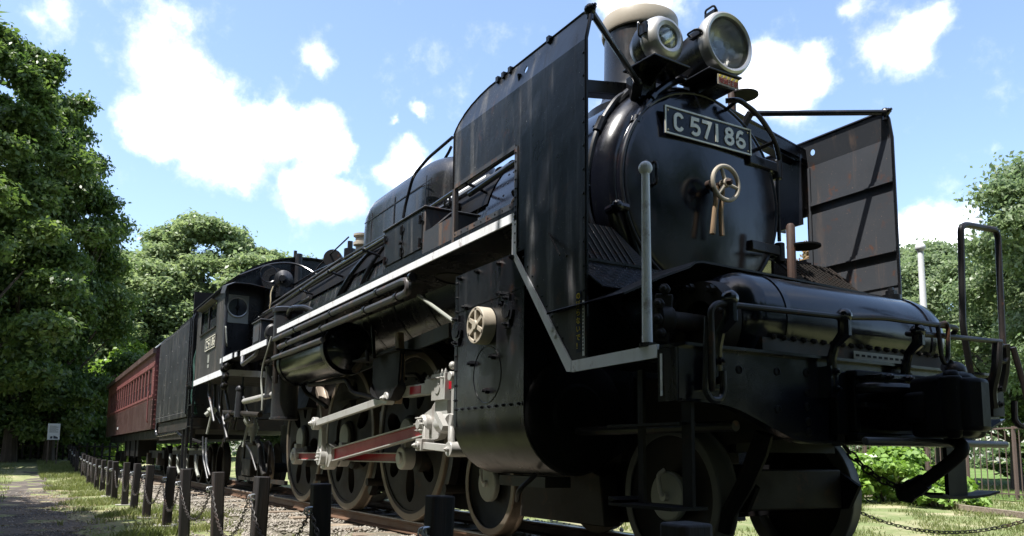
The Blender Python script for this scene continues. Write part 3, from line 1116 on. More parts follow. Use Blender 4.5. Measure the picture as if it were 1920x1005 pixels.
# ---- buffer beam with cut-away lower corners
half = [(1.55, .925), (1.17, .918), (.70, .748), (.66, .738)]
half_far = [(1.165, .918), (.70, .748), (.66, .738)]
poly = [(-1.452, 1.176), (-1.452, .925)] + [(-a, b) for a, b in half[1:]] + [(a, b) for a, b in reversed(half_far)] + [(1.165, 1.176)]
m = MB()
m.prism(poly, 'yz', 4.945, 4.975)
beam = lp('buffer_beam', m, M['black_gloss'])
m = MB()
m.prism([(4.945, -1.455), (5.02, -1.45), (5.02, 1.15), (4.945, 1.16)], 'xy', 1.177, 1.192)
edge = [(4.985, -1.448, .935), (4.985, -1.17, .928), (4.985, -.70, .756), (4.985, .70, .756), (4.985, 1.15, .92)]
m.ribbon(fillet(edge, .12, 5), .06, (0, 0, -1), .014)
lp('beam_flange', m, M['black_gloss'], beam)
m = MB()
for y, z in ((-.803, 1.097), (-.587, 1.105), (-1.066, 1.09), (-.804, .908), (-.584, 1.004), (-.588, .93), (-.584, .854), (-.583, .80), (.59, 1.1), (.59, 1.0), (.59, .86)):
    m.lathe([(0, .021), (.004, .021), (.006, .015), (.001, .014), (.001, 0)], (4.975, y, z), (1, 0, 0), 12)
lp('bolt_hole', m, M['under'], beam, kind='stuff')
m = MB()
m.prism([(4.845, -1.466), (4.972, -1.464), (4.972, -1.4535), (4.845, -1.4535)], 'xy', .925, 1.172)
lp('beam_end', m, M['black'], beam)
m = MB()
m.bar((4.865, -1.468, 1.05), (4.88, -1.468, 1.05), .003, .20)
lp('white_stripe', m, M['white'], beam)
# inner main frames
for s in (-1, 1):
    m = MB()
    m.prism([(4.94, .78), (4.94, 1.17), (2.6, 1.19), (1.2, 1.12), (-5.6, 1.12), (-5.6, .70), (-4.7, .62), (1.0, .62), (2.7, .66)], 'xz', s * .44, s * .47)
    lp('main_frame', m, M['under_brown'])
for x in (4.3, 3.5, 2.7, .9, -.9, -2.8, -4.6):
    m = MB()
    m.box(x - .03, x + .03, -.435, .435, .70, 1.05)
    lp('frame_stay', m, M['under'])
for s in (-1, 1):
    m = MB()
    m.prism([(1.15, .50), (1.3, .62), (4.3, .62), (4.5, .50), (4.42, .36), (3.3, .22), (2.4, .22), (1.25, .36)], 'xz', s * .43, s * .46)
    lp('bogie_side', m, M['shade_black'])
    m = MB()
    m.prism([(2.25, .20), (3.35, .20), (3.30, .54), (3.1, .60), (2.5, .60), (2.30, .54)], 'xz', s * .52, s * .66)
    lp('bogie_equaliser', m, M['under_brown'], bevel=.01)
m = MB()
m.box(2.55, 3.05, -.42, .42, .30, .72)
lp('bogie_centre', m, M['under'], bevel=.02)
m = MB()
m.box(4.30, 4.38, -.42, .42, .36, .60)
lp('bogie_end_stay', m, M['under_brown'], bevel=.01)
# ---- feedwater heater across the front deck
TX, TZ, TR = 4.63, 1.395, .275
m = MB()
m.lathe([(-.92, 0), (-.915, .10), (-.89, .19), (-.84, .25), (-.78, .272), (-.76, TR), (.70, TR), (.76, .268), (.82, .235), (.86, .16), (.87, 0)], (TX, 0, TZ), (0, 1, 0), 48)
tank = lp('feedwater_heater', m, M['black_gloss'], angle=45)
for yb_ in (-.60, .66):
    m = MB()
    m.lathe([(-.035, TR), (-.035, TR + .006), (0, TR + .006), (0, TR)], (TX, yb_, TZ), (0, 1, 0), 48)
    lp('tank_band', m, M['black_gloss'], tank)
m = MB()
for k in range(19):
    y = -.72 + 1.40 * k / 18
    a = radians(-22)
    m.bolt((TX + TR * cos(a), y, TZ + TR * sin(a)), (cos(a), 0, sin(a)), .015, .012)
lp('bolts', m, M['under_brown'], tank, kind='stuff')
m = MB()
m.box(TX - .28, TX + .255, -.80, .78, 1.197, 1.285)
lp('tank_cradle', m, M['rustbar'], tank)
m = MB()   # perforated strip
m.box(4.897, 4.900, -.10, .37, 1.215, 1.262)
ps = lp('perforated_strip', m, M['wheel_disc'], tank)
m = MB()
for k in range(9):
    m.box(4.9005, 4.902, -.085 + k * .05, -.055 + k * .05, 1.232, 1.245)
lp('slot', m, M['under'], ps, kind='stuff')
# flanged end and bolted joint on the near side
m = MB()
m.lathe([(-.06, .12), (-.06, .225), (.0, .235), (.02, .235), (.02, .12)], (TX - .02, -.92, TZ - .02), (0, 1, 0), 28)
for k in range(8):
    a = 2 * pi * k / 8 + .2
    m.bolt((TX - .02 + .20 * cos(a), -.98, TZ - .02 + .20 * sin(a)), (0, -1, 0), .024, .03)
m.box(TX - .08, TX + .08, -.97, -.80, 1.2, 1.40)
lp('end_flange', m, M['under_brown'], tank)
m = MB()
m.lathe([(-.05, 0), (-.05, .06), (-.03, .075), (.03, .075), (.05, .06), (.05, 0)], (4.62, -1.23, 1.37), (.3, 1, 0), 12)
m.bar((4.60, -1.24, 1.25), (4.62, -1.22, 1.50), .07, .09)
for y, z in ((-1.28, 1.44), (-1.29, 1.36), (-1.27, 1.29), (-1.24, 1.52)):
    m.bolt((4.65, y, z), (.6, -.8, 0), .03, .035)
m.cyl((4.62, -1.2, 1.37), (4.62, -.95, 1.37), .05, n=14)
lp('valve_joint', m, M['under_brown'], tank, bevel=.006)
m = MB()
m.cyl((4.60, .70, 1.665), (4.60, .70, 1.71), .06, n=16)
m.bolt((4.60, .70, 1.71), (0, 0, 1), .035, .03)
lp('filler_cap', m, M['black'], tank)
# canopy plate above the heater
cross = [(-1.45, 1.485), (-1.20, 1.60), (-1.0, 1.680), (-.955, 1.712), (-.90, 1.722), (-.2, 1.712), (.72, 1.692)]
m = MB()
for (ya, za), (yb, zb) in zip(cross, cross[1:]):
    xf = 4.575
    m.add([(3.85, ya, za), (xf, ya, za), (xf, yb, zb), (3.85, yb, zb), (3.85, ya, za + .012), (xf, ya, za + .012), (xf, yb, zb + .012), (3.85, yb, zb + .012)],
          [(0, 1, 2, 3), (7, 6, 5, 4), (1, 5, 6, 2), (0, 3, 7, 4)])
lp('canopy_plate', m, M['rustbar'])

# ---- coupling lever, brackets, centre link
XB = 5.12
m = MB()
m.tube(fillet([(5.09, -1.36, .97), (5.11, -1.375, 1.0), (XB, -1.385, 1.335), (XB, -1.34, 1.367), (XB, -1.22, 1.368), (XB, -.46, 1.385), (XB, -.14, 1.412), (XB + .02, .50, 1.412), (XB - .04, .53, 1.375), (XB - .05, .12, 1.355), (XB, .14, 1.352), (XB, .97, 1.372)], .045, 5), .0155, 10)
lev = lp('uncoupling_lever', m, M['rustbar'])
m = MB()   # loop handle on the near end
m.tube(fillet([(5.10, -1.385, 1.30), (5.09, -1.40, .965), (5.09, -1.37, .925), (5.09, -1.31, .925), (5.09, -1.285, .97), (5.09, -1.29, 1.06)], .04, 5), .016, 10)
lp('lever_handle', m, M['black'], lev)
for y, zt in ((-1.265, 1.415), (-.46, 1.41), (.155, 1.385)):
    m = MB()
    m.tube([(5.03, y, 1.02), (5.035, y, 1.18), (5.06, y, 1.25), (XB, y, 1.30), (XB, y, zt)], [.022, .026, .024, .036, .034], 10)
    m.sphere((XB, y, zt - .02), .042, 10, 8)
    m.box(4.976, 5.05, y - .03, y + .03, .98, 1.14)
    m.bolt((5.05, y, 1.02), (1, 0, 0), .02)
    m.bolt((5.05, y, 1.11), (1, 0, 0), .02)
    lp('lever_bracket', m, M['black_gloss'], lev)
m = MB()
m.torus((XB, .97, 1.30), (1, 0, 0), .05, .016, 20, 8)
m.tube(fillet([(XB, .93, 1.36), (XB, .91, 1.22), (XB - .05, .92, 1.08), (XB - .06, .95, .98)], .05), .030, 8)
m.tube(fillet([(XB, 1.01, 1.36), (XB - .02, 1.03, 1.22), (XB - .05, 1.02, 1.08)], .05), .030, 8)
m.box(4.976, 5.06, .95, 1.07, .93, 1.16)
for z in (1.0, 1.1):
    m.bolt((5.06, 1.0, z), (1, 0, 0), .022)
m.tube(fillet([(XB + .03, 1.04, 1.34), (XB + .04, 1.12, 1.1), (XB + .04, 1.17, .90), (XB + .02, 1.10, .86), (XB, 1.06, .90), (XB, 1.07, 1.02)], .05), .018, 8)
lp('lever_bracket', m, M['rustbar'], lev)
m = MB()
m.tube(fillet([(XB + .02, .335, 1.42), (XB + .03, .375, 1.43), (XB + .03, .39, 1.40), (XB + .03, .37, 1.22), (XB + .03, .345, 1.19), (XB + .03, .315, 1.22), (XB + .02, .31, 1.40)], .02, 4), .0125, 8, closed=True)
m.cyl((XB + .03, .36, 1.185), (XB + .03, .42, 1.16), .04, n=12)
m.sphere((XB + .05, .40, 1.15), .06, 12, 8)
lp('lift_link', m, M['rustbar'], lev)
# tall hoop hand rail at the far end of the beam
m = MB()
m.tube(fillet([(5.03, .79, 1.18), (5.05, .705, 1.45), (5.05, .745, 2.06), (5.05, .80, 2.085), (5.05, 1.12, 2.10), (5.05, 1.145, 2.06), (5.05, 1.12, 1.40), (5.04, 1.12, 1.18)], .05, 5), .0195, 10)
lp('hoop_hand_rail', m, M['rustbar'])

# ---- coupler
m = MB()
m.box(4.976, 5.03, -.42, .42, .79, 1.12)
m.box(5.03, 5.075, -.34, -.30, .80, 1.11)
m.box(5.03, 5.075, .30, .34, .80, 1.11)
m.box(5.03, 5.10, -.36, .36, 1.085, 1.125)
m.box(5.03, 5.10, -.36, .36, .755, .80)
coup = lp('coupler', m, M['cast_black'], bevel=.01)
m = MB()
m.prism([(5.0, -.11), (5.34, -.13), (5.34, .13), (5.0, .11)], 'xy', .82, 1.03)
lp('coupler_shank', m, M['cast_black'], coup, bevel=.02)
headp = [(5.26, -.17), (5.40, -.24), (5.50, -.28), (5.56, -.27), (5.60, -.19), (5.57, -.08), (5.50, -.02), (5.49, .05), (5.50, .10), (5.45, .14), (5.28, .14)]
m = MB()
m.prism(headp, 'xy', .775, 1.075)
lp('coupler_head', m, M['cast_black'], coup, bevel=.03, seg=4)
m = MB()
m.prism([(5.46, -.25), (5.55, -.295), (5.62, -.28), (5.655, -.21), (5.64, -.12), (5.58, -.06), (5.53, -.06), (5.53, -.12), (5.56, -.17), (5.52, -.20)], 'xy', .80, 1.05)
m.cyl((5.54, -.255, .765), (5.54, -.255, 1.09), .036, n=16)
lp('knuckle', m, M['cast_black'], coup, bevel=.022, seg=3)
m = MB()
m.tube([(5.55, -.27, .80), (5.55, -.28, 1.06)], .05, 12)
lp('coupler_rib', m, M['cast_black'], coup, bevel=.01)
m = MB()
m.prism([(5.24, -.20), (5.38, -.255), (5.40, -.22), (5.26, -.16)], 'xy', .85, 1.0)
lp('coupler_shoulder', m, M['cast_black'], coup, bevel=.02)
m = MB()
m.lathe([(1.06, .10), (1.085, .09), (1.10, .05), (1.10, 0)], (5.43, -.05, 0), (0, 0, 1), 20)
m.box(5.32, 5.46, -.04, .04, 1.06, 1.10)
lp('lock_lift', m, M['cast_black'], coup, bevel=.01)
m = MB()
m.box(5.08, 5.20, -.29, -.03, 1.075, 1.10)
m.bolt((5.20, -.24, 1.085), (1, 0, 0), .018)
m.bolt((5.20, -.08, 1.085), (1, 0, 0), .018)
m.tube(fillet([(5.08, -.32, 1.03), (5.18, -.30, 1.03), (5.22, -.10, 1.03), (5.20, .1, 1.03)], .06), .03, 8)
m.box(5.04, 5.13, -.33, -.16, .93, .955)
lp('centering_gear', m, M['black'], coup, bevel=.008)
m = MB()
m.box(4.985, 5.32, -.10, .60, .738, .765)
m.tube([(5.31, -.60, .752), (5.31, .60, .752)], .02, 8)
lp('carrier_plate', m, M['black_rust'], coup, bevel=.006)

# brake hose hanging from a chain
m = MB()
m.tube(fillet([(5.30, .10, .79), (5.44, .0, .72), (5.34, .0, .64), (5.20, 0, .545)], .08, 5), .034, 12)
m.tube([(5.215, 0, .556), (5.17, 0, .525), (5.13, 0, .50)], [.044, .05, .046], 10)
m.tube([(5.15, 0, .525), (5.10, .01, .485), (5.06, .0, .465)], [.05, .055, .022], 8)
m.box(5.07, 5.17, -.035, .045, .475, .535)
lp('brake_hose', m, M['under'])


def chain_mb(pts, pitch=.035, R=.014, r=.0042, seg=8, sides=4):
    """real links alternately turned along a polyline"""
    pts = [Vector(p) for p in pts]
    ln = [0.0]
    for a, b in zip(pts, pts[1:]):
        ln.append(ln[-1] + (b - a).length)
    n = max(2, int(ln[-1] / pitch))
    mb = MB()

    def at(s):
        for i in range(len(pts) - 1):
            if s <= ln[i + 1] or i == len(pts) - 2:
                t = (s - ln[i]) / max(1e-9, ln[i + 1] - ln[i])
                return pts[i].lerp(pts[i + 1], t), (pts[i + 1] - pts[i]).normalized()
    for k in range(n):
        c, t = at((k + .5) * ln[-1] / n)
        ref = Vector((0, 0, 1)) if abs(t.z) < .9 else Vector((0, 1, 0))
        s1 = t.cross(ref).normalized()
        s2 = s1.cross(t)
        sd = (s1 + s2).normalized() if k % 2 else (s1 - s2).normalized()
        lp_ = []
        for q in range(seg):
            a = 2 * pi * q / seg
            lp_.append(c + t * (cos(a) * pitch * .72) + sd * (sin(a) * R))
        mb.tube(lp_, r, sides, closed=True)
    return mb


def sag(a, b, drop, n=14):
    a, b = Vector(a), Vector(b)
    return [a.lerp(b, i / n) - Vector((0, 0, drop * (1 - (2 * i / n - 1) ** 2))) for i in range(n + 1)]


m = chain_mb(sag((5.0, -.355, .74), (5.12, -.02, .52), .05), .05, .018, .006)
m.cyl((4.99, -.36, .74), (4.99, -.36, .80), .022, n=8)
lp('hose_chain', m, M['under_brown'])

# hanging foot steps under the beam
s = -1
m = MB()
m.box(4.92, 4.985, s * 1.37, s * 1.39, .44, .92)
m.box(4.60, 4.64, s * 1.37, s * 1.39, .44, 1.1)
m.prism([(4.50, s * 1.30), (4.99, s * 1.30), (4.99, s * 1.52), (4.50, s * 1.50)], 'xy', .425, .44)
m.prism([(4.50, .44), (4.56, .455), (4.50, .47)], 'xz', s * 1.30, s * 1.50)
m.box(4.40, 4.95, s * 1.33, s * 1.43, .815, .828)
lp('foot_step', m, M['under'])
m = MB()
m.box(4.86, 4.885, .74, .93, .45, 1.0)
m.box(4.80, 4.86, .90, .93, .45, 1.0)
m.prism([(.62, .475), (.72, .452), (.95, .452), (1.10, .462), (1.22, .478), (1.22, .466), (1.10, .448), (.95, .436), (.72, .436), (.62, .462)], 'yz', 4.78, 4.92)
lp('foot_step', m, M['under'])
# rail guards in front of the leading wheels
for s in (-1,):
    m = MB()
    m.tube([(4.66, s * .56, .80), (4.62, s * .565, .70), (4.52, s * .57, .52), (4.40, s * .575, .36), (4.36, s * .575, .25)], [.05, .055, .05, .045, .04], 8)
    lp('rail_guard', m, M['shade_black'])

# marker poles
def pole(x, y, z0, z1, r0, r1):
    m = MB()
    m.tube([(x, y, z0), (x, y, z1)], [r0, r1], 16)
    p = lp('marker_pole', m, M['white'])
    k = MB()
    k.sphere((x, y, z1 + .022), .036, 14, 10)
    lp('pole_knob', k, M['white'], p)
    k = MB()
    k.cyl((x, y, z0 - .004), (x, y, z0 + .018), .045, n=6)
    lp('pole_foot', k, M['black'], p)


pole(4.735, -1.435, 1.20, 2.085, .0265, .0205)
pole(4.33, 1.46, 1.20, 2.17, .0265, .0205)

# ---- cylinders
def cylinder_set(s):
    yo, R, zc = 1.41, .385, .925
    yc = yo - R
    prof = [(s * yo, 1.955), (s * yo, zc)]
    for k in range(1, 13):
        a = pi - pi / 2 * k / 12 * 1.35
        prof.append((s * (yc - R * cos(a)), zc - R * sin(a)))
    prof += [(s * .55, .75), (s * .55, 1.955)]
    m = MB()
    m.prism(prof, 'yz', 2.57, 3.53)
    c = lp('cylinder_casing', m, M['black'], angle=30)
    m = MB()
    m.lathe([(0, .375), (.025, .365), (.04, .34), (.045, .20), (.06, .18), (.065, 0)], (3.53, s * yc, zc), (1, 0, 0), 40)
    lp('cylinder_cover', m, M['shade_black'], c)
    m = MB()
    m.lathe([(0, .20), (.04, .20), (.08, .12), (.08, 0)], (3.53, s * 1.0, 1.58), (1, 0, 0), 28)
    lp('valve_chest_cover', m, M['shade_black'], c)
    m = MB()
    m.lathe([(0, .22), (-.06, .20), (-.12, .10), (-.25, .07), (-.25, 0)], (2.57, s * yc, zc), (1, 0, 0), 28)
    lp('cylinder_cover', m, M['shade_black'], c)
    b = MB()
    yf = s * yo
    n = (0, s, 0)
    for x in np.linspace(2.62, 3.48, 10):
        b.bolt((x, yf, .985), n, .011, .012)
    for z in np.linspace(1.05, 1.9, 9):
        b.bolt((2.60, yf, z), n, .010, .010)
    for x in (2.66, 2.92, 3.22, 3.4):
        b.bolt((x, yf, 1.925), n, .018, .02)
        b.bolt((x, yf, 1.72) if x in (3.22,) else (x, yf, 1.925), n, .018, .02)
    for x, z in ((2.76, 1.70), (3.30, 1.70), (2.86, 1.29), (3.16, 1.31), (3.08, 1.09), (3.28, 1.64)):
        b.bolt((x, yf, z), n, .022, .03)
    lp('bolts', b, M['black'], c, kind='stuff')
    q = MB()   # seams of the lagging sheet and the inspection disc
    q.ribbon([(2.60, yf, 1.685), (3.52, yf, 1.715)], .006, n, .0035)
    q.ribbon([(2.58, yf, .985), (3.52, yf, .985)], .026, n, .004)
    q.torus((3.06, yf, 1.20), n, .19, .004, 40, 6)
    q.ribbon([(2.60, yf, .86), (2.60, yf, 1.94)], .03, n, .003)
    lp('casing_seam', q, M['black'], c)
    for x, z in ((3.345, 1.585), (2.63, 1.545)):
        e = MB()
        e.lathe([(0, .075), (.02, .075), (.022, .05), (.03, .05), (.03, .0)], (x, yf, z), n, 8)
        e.bar((x, s * (yo + .01), z - .11), (x, s * (yo + .01), z + .11), .06, .02, (0, 1, 0))
        e.bolt((x, s * (yo + .02), z + .085), n, .014)
        e.bolt((x, s * (yo + .02), z - .085), n, .014)
        lp('lifting_lug', e, M['black'], c)
    # spoked cover of the snifting valve
    w = MB()
    wc = Vector((3.06, s * (yo + .005), 1.525))
    w.lathe([(0, .126), (.08, .126), (.09, .120), (.09, .103), (.03, .100), (0, .100)], wc, n, 40)
    for k in range(6):
        a = pi / 6 + k * pi / 3
        p0 = wc + Vector((.025 * cos(a), s * .075, .025 * sin(a)))
        p1 = wc + Vector((.115 * cos(a), s * .075, .115 * sin(a)))
        w.bar(p0, p1, .025, .03, n)
    w.lathe([(0, .034), (.09, .034), (.10, .028), (.10, 0)], wc, n, 24)
    wv_ = lp('spoked_valve_cover', w, M['cream'], c)
    w = MB()
    w.lathe([(.002, .101), (.004, 0)], wc, n, 24)
    lp('cover_back', w, M['rust'], wv_)
    g = MB()
    g.box(2.30, 2.60, s * .88, s * 1.08, 1.36, 1.44)
    g.box(2.30, 2.35, s * .88, s * 1.08, 1.44, 1.52)
    g.box(2.50, 2.60, s * .88, s * 1.08, 1.44, 1.52)
    g.cyl((2.2, s * .98, 1.58), (2.57, s * .98, 1.58), .03, n=12)
    lp('valve_spindle_guide', g, M['black'], c, bevel=.006)
    d = MB()
    d.tube(fillet([(3.35, s * 1.2, .55), (3.3, s * 1.3, .45), (3.2, s * 1.25, .38)], .05), .016, 8)
    d.box(2.7, 3.3, s * .9, s * 1.1, .46, .53)
    lp('drain_pipe', d, M['rustbar'], c)


cylinder_set(-1)
cylinder_set(1)
m = MB()
m.cyl((3.6, -1.05, .82), (4.93, -1.05, .82), .028, n=10)
lp('front_pipe', m, M['rustbar'])

# ---- wheels (built about their own centre, axle along y, outer face towards s)
def disc_with_holes(R, s, N, ri, ro, y_out, y_in, rc, ha, hb, phase):
    m = MB()
    K = 20
    for q in range(N):
        th0 = phase + 2 * pi * q / N
        h = pi / N
        rings = {}
        for nm, y in (('o', y_out), ('i', y_in)):
            B, H = [], []
            for k in range(K):
                a = 2 * pi * (k + .5) / K
                c_, s_ = cos(a), sin(a)
                qq = 1 / max(abs(c_), abs(s_))
                rr = (ri + ro) / 2 + (ro - ri) / 2 * c_ * qq
                tt = th0 + h * s_ * qq
                B.append((rr * cos(tt), y, rr * sin(tt)))
                rh = rc + ha * c_
                t2 = th0 + hb * s_ * (1 + .25 * c_) / rh
                H.append((rh * cos(t2), y, rh * sin(t2)))
            rings[nm] = B + H
        vs_ = rings['o'] + rings['i']
        fs = []
        for k in range(K):
            j = (k + 1) % K
            fs += [(k, j, K + j, K + k), (2 * K + k, 3 * K + k, 3 * K + j, 2 * K + j), (K + k, K + j, 3 * K + j, 3 * K + k)]
        m.add(vs_, fs)
    return m


def make_driver(s, parent, X, phase):
    R = .875
    yo, yi = s * .605, s * .52
    m = disc_with_holes(R, s, 7, .20, R - .105, yo, yi, .49, .20, .105, phase)
    m.lathe([(0, R - .105), (0.012, R - .10), (.012, R - .07)], (0, yo, 0), (0, s, 0), 56)
    m.lathe([(-.02, .20), (.03, .20), (.045, .18), (.045, 0)], (0, yo, 0), (0, s, 0), 32)
    m.cyl((0, s * .52, 0), (0, 0, 0), .09, n=16)
    w = lp('driving_wheel', m, M['under_brown'], angle=40)
    w.location = (X, 0, R)
    t = MB()
    t.lathe([(.125, R - .075), (.13, R - .07), (.13, R - .008), (.122, R), (.04, R + .006), (.028, R + .014), (.02, R + .028), (.006, R + .030), (0, R + .02), (0, R - .075)], (0, s * .495, 0), (0, s, 0), 64)
    lp('tyre', t, M['steel'], w)
    c = MB()
    c.lathe([(0, .165), (.02, .165), (.03, .155), (.03, 0)], (0, s * .65, 0), (0, s, 0), 32)
    lp('hub_cover', c, M['wheel_disc'], w)
    b = MB()   # crank boss
    b.lathe([(-.06, .15), (.05, .14), (.05, 0)], (.235, s * .605, -.24), (0, s, 0), 24)
    lp('crank_boss', b, M['under_brown'], w)
    if abs(X) > 1 and abs(X) < 3:
        cw = MB()
        pts = [(.72 * cos(a), .72 * sin(a)) for a in np.linspace(pi * .42, pi * 1.08, 12)] + [(.42 * cos(a), .42 * sin(a)) for a in np.linspace(pi * 1.02, pi * .48, 6)]
        cw.prism(pts, 'xz', s * .608, s * .635)
        lp('counterweight', cw, M['under_brown'], w)
    return w


for X, ph in ((0, .2), (-1.9, -1.35), (-3.8, .7)):
    make_driver(-1, loco, X, ph)
    make_driver(1, loco, X, ph + .9)


def make_small_wheel(s, X, big_hub=True):
    R = .43
    m = MB()
    m.lathe([(-.02, .12), (.02, .12), (.03, .20), (.045, R - .09), (.06, R - .065), (.06, R - .05)], (0, s * .545, 0), (0, s, 0), 48)
    m.cyl((0, s * .56, 0), (0, 0, 0), .08, n=14)
    w = lp('leading_wheel' if X > 0 else 'trailing_wheel', m, M['under'])
    w.location = (X, 0, R)
    t = MB()
    t.lathe([(.125, R - .06), (.13, R - .055), (.13, R - .008), (.122, R), (.04, R + .005), (.028, R + .012), (.02, R + .026), (.006, R + .028), (0, R + .02), (0, R - .06)], (0, s * .495, 0), (0, s, 0), 56)
    lp('tyre', t, M['dull_tyre'] if X > 3 else M['steel'], w)
    if big_hub:
        c = MB()
        c.lathe([(0, .15), (.035, .15), (.045, .14), (.045, 0)], (0, s * .60, 0), (0, s, 0), 36)
        lp('hub_cover', c, M['wheel_disc'], w)
        d = MB()
        d.tube(fillet([(-.0, s * .655, .0), (0, s * .69, .02), (-.02, s * .69, .13), (.01, s * .66, .16)], .03), .014, 8)
        d.lathe([(0, .03), (.03, .028), (.03, 0)], (0, s * .645, 0), (0, s, 0), 10)
        lp('hub_handle', d, M['silver'], w)
    return w


for X in (1.68, 3.95, -6.25):
    for s in (-1, 1):
        make_small_wheel(s, X, X > 0)

# ---- rods and valve gear
PXo, PZo = .235, -.24
pins = {X: Vector((X + PXo, 0, .875 + PZo)) for X in (0, -1.9, -3.8)}


def rod(a, b, y0, y1, h0, h1, mat_edge, mat_in, s, fluted=True, name='rod'):
    """I-section rod: bright edges with a recessed coloured web"""
    a, b = Vector((a.x, 0, a.z)), Vector((b.x, 0, b.z))
    d = (b - a).normalized()
    n = Vector((-d.z, 0, d.x))
    m = MB()
    f = .012
    ym = (y0 + y1) / 2

    def quad(oa, ob, ya, yb):
        m.prism([((a + n * oa[0]).x, (a + n * oa[0]).z), ((b + n * ob[0]).x, (b + n * ob[0]).z), ((b + n * ob[1]).x, (b + n * ob[1]).z), ((a + n * oa[1]).x, (a + n * oa[1]).z)], 'xz', ya, yb)
    quad((h0 / 2 - f, h0 / 2), (h1 / 2 - f, h1 / 2), y0, y1)
    quad((-h0 / 2, -h0 / 2 + f), (-h1 / 2, -h1 / 2 + f), y0, y1)
    r = lp(name, m, mat_edge)
    m = MB()
    quad2 = m
    o = f + .0005
    m.prism([((a + n * (-h0 / 2 + o)).x, (a + n * (-h0 / 2 + o)).z), ((b + n * (-h1 / 2 + o)).x, (b + n * (-h1 / 2 + o)).z),
             ((b + n * (h1 / 2 - o)).x, (b + n * (h1 / 2 - o)).z), ((a + n * (h0 / 2 - o)).x, (a + n * (h0 / 2 - o)).z)], 'xz', ym - .008, ym + .008)
    lp('rod_web', m, mat_in, r)
    return r


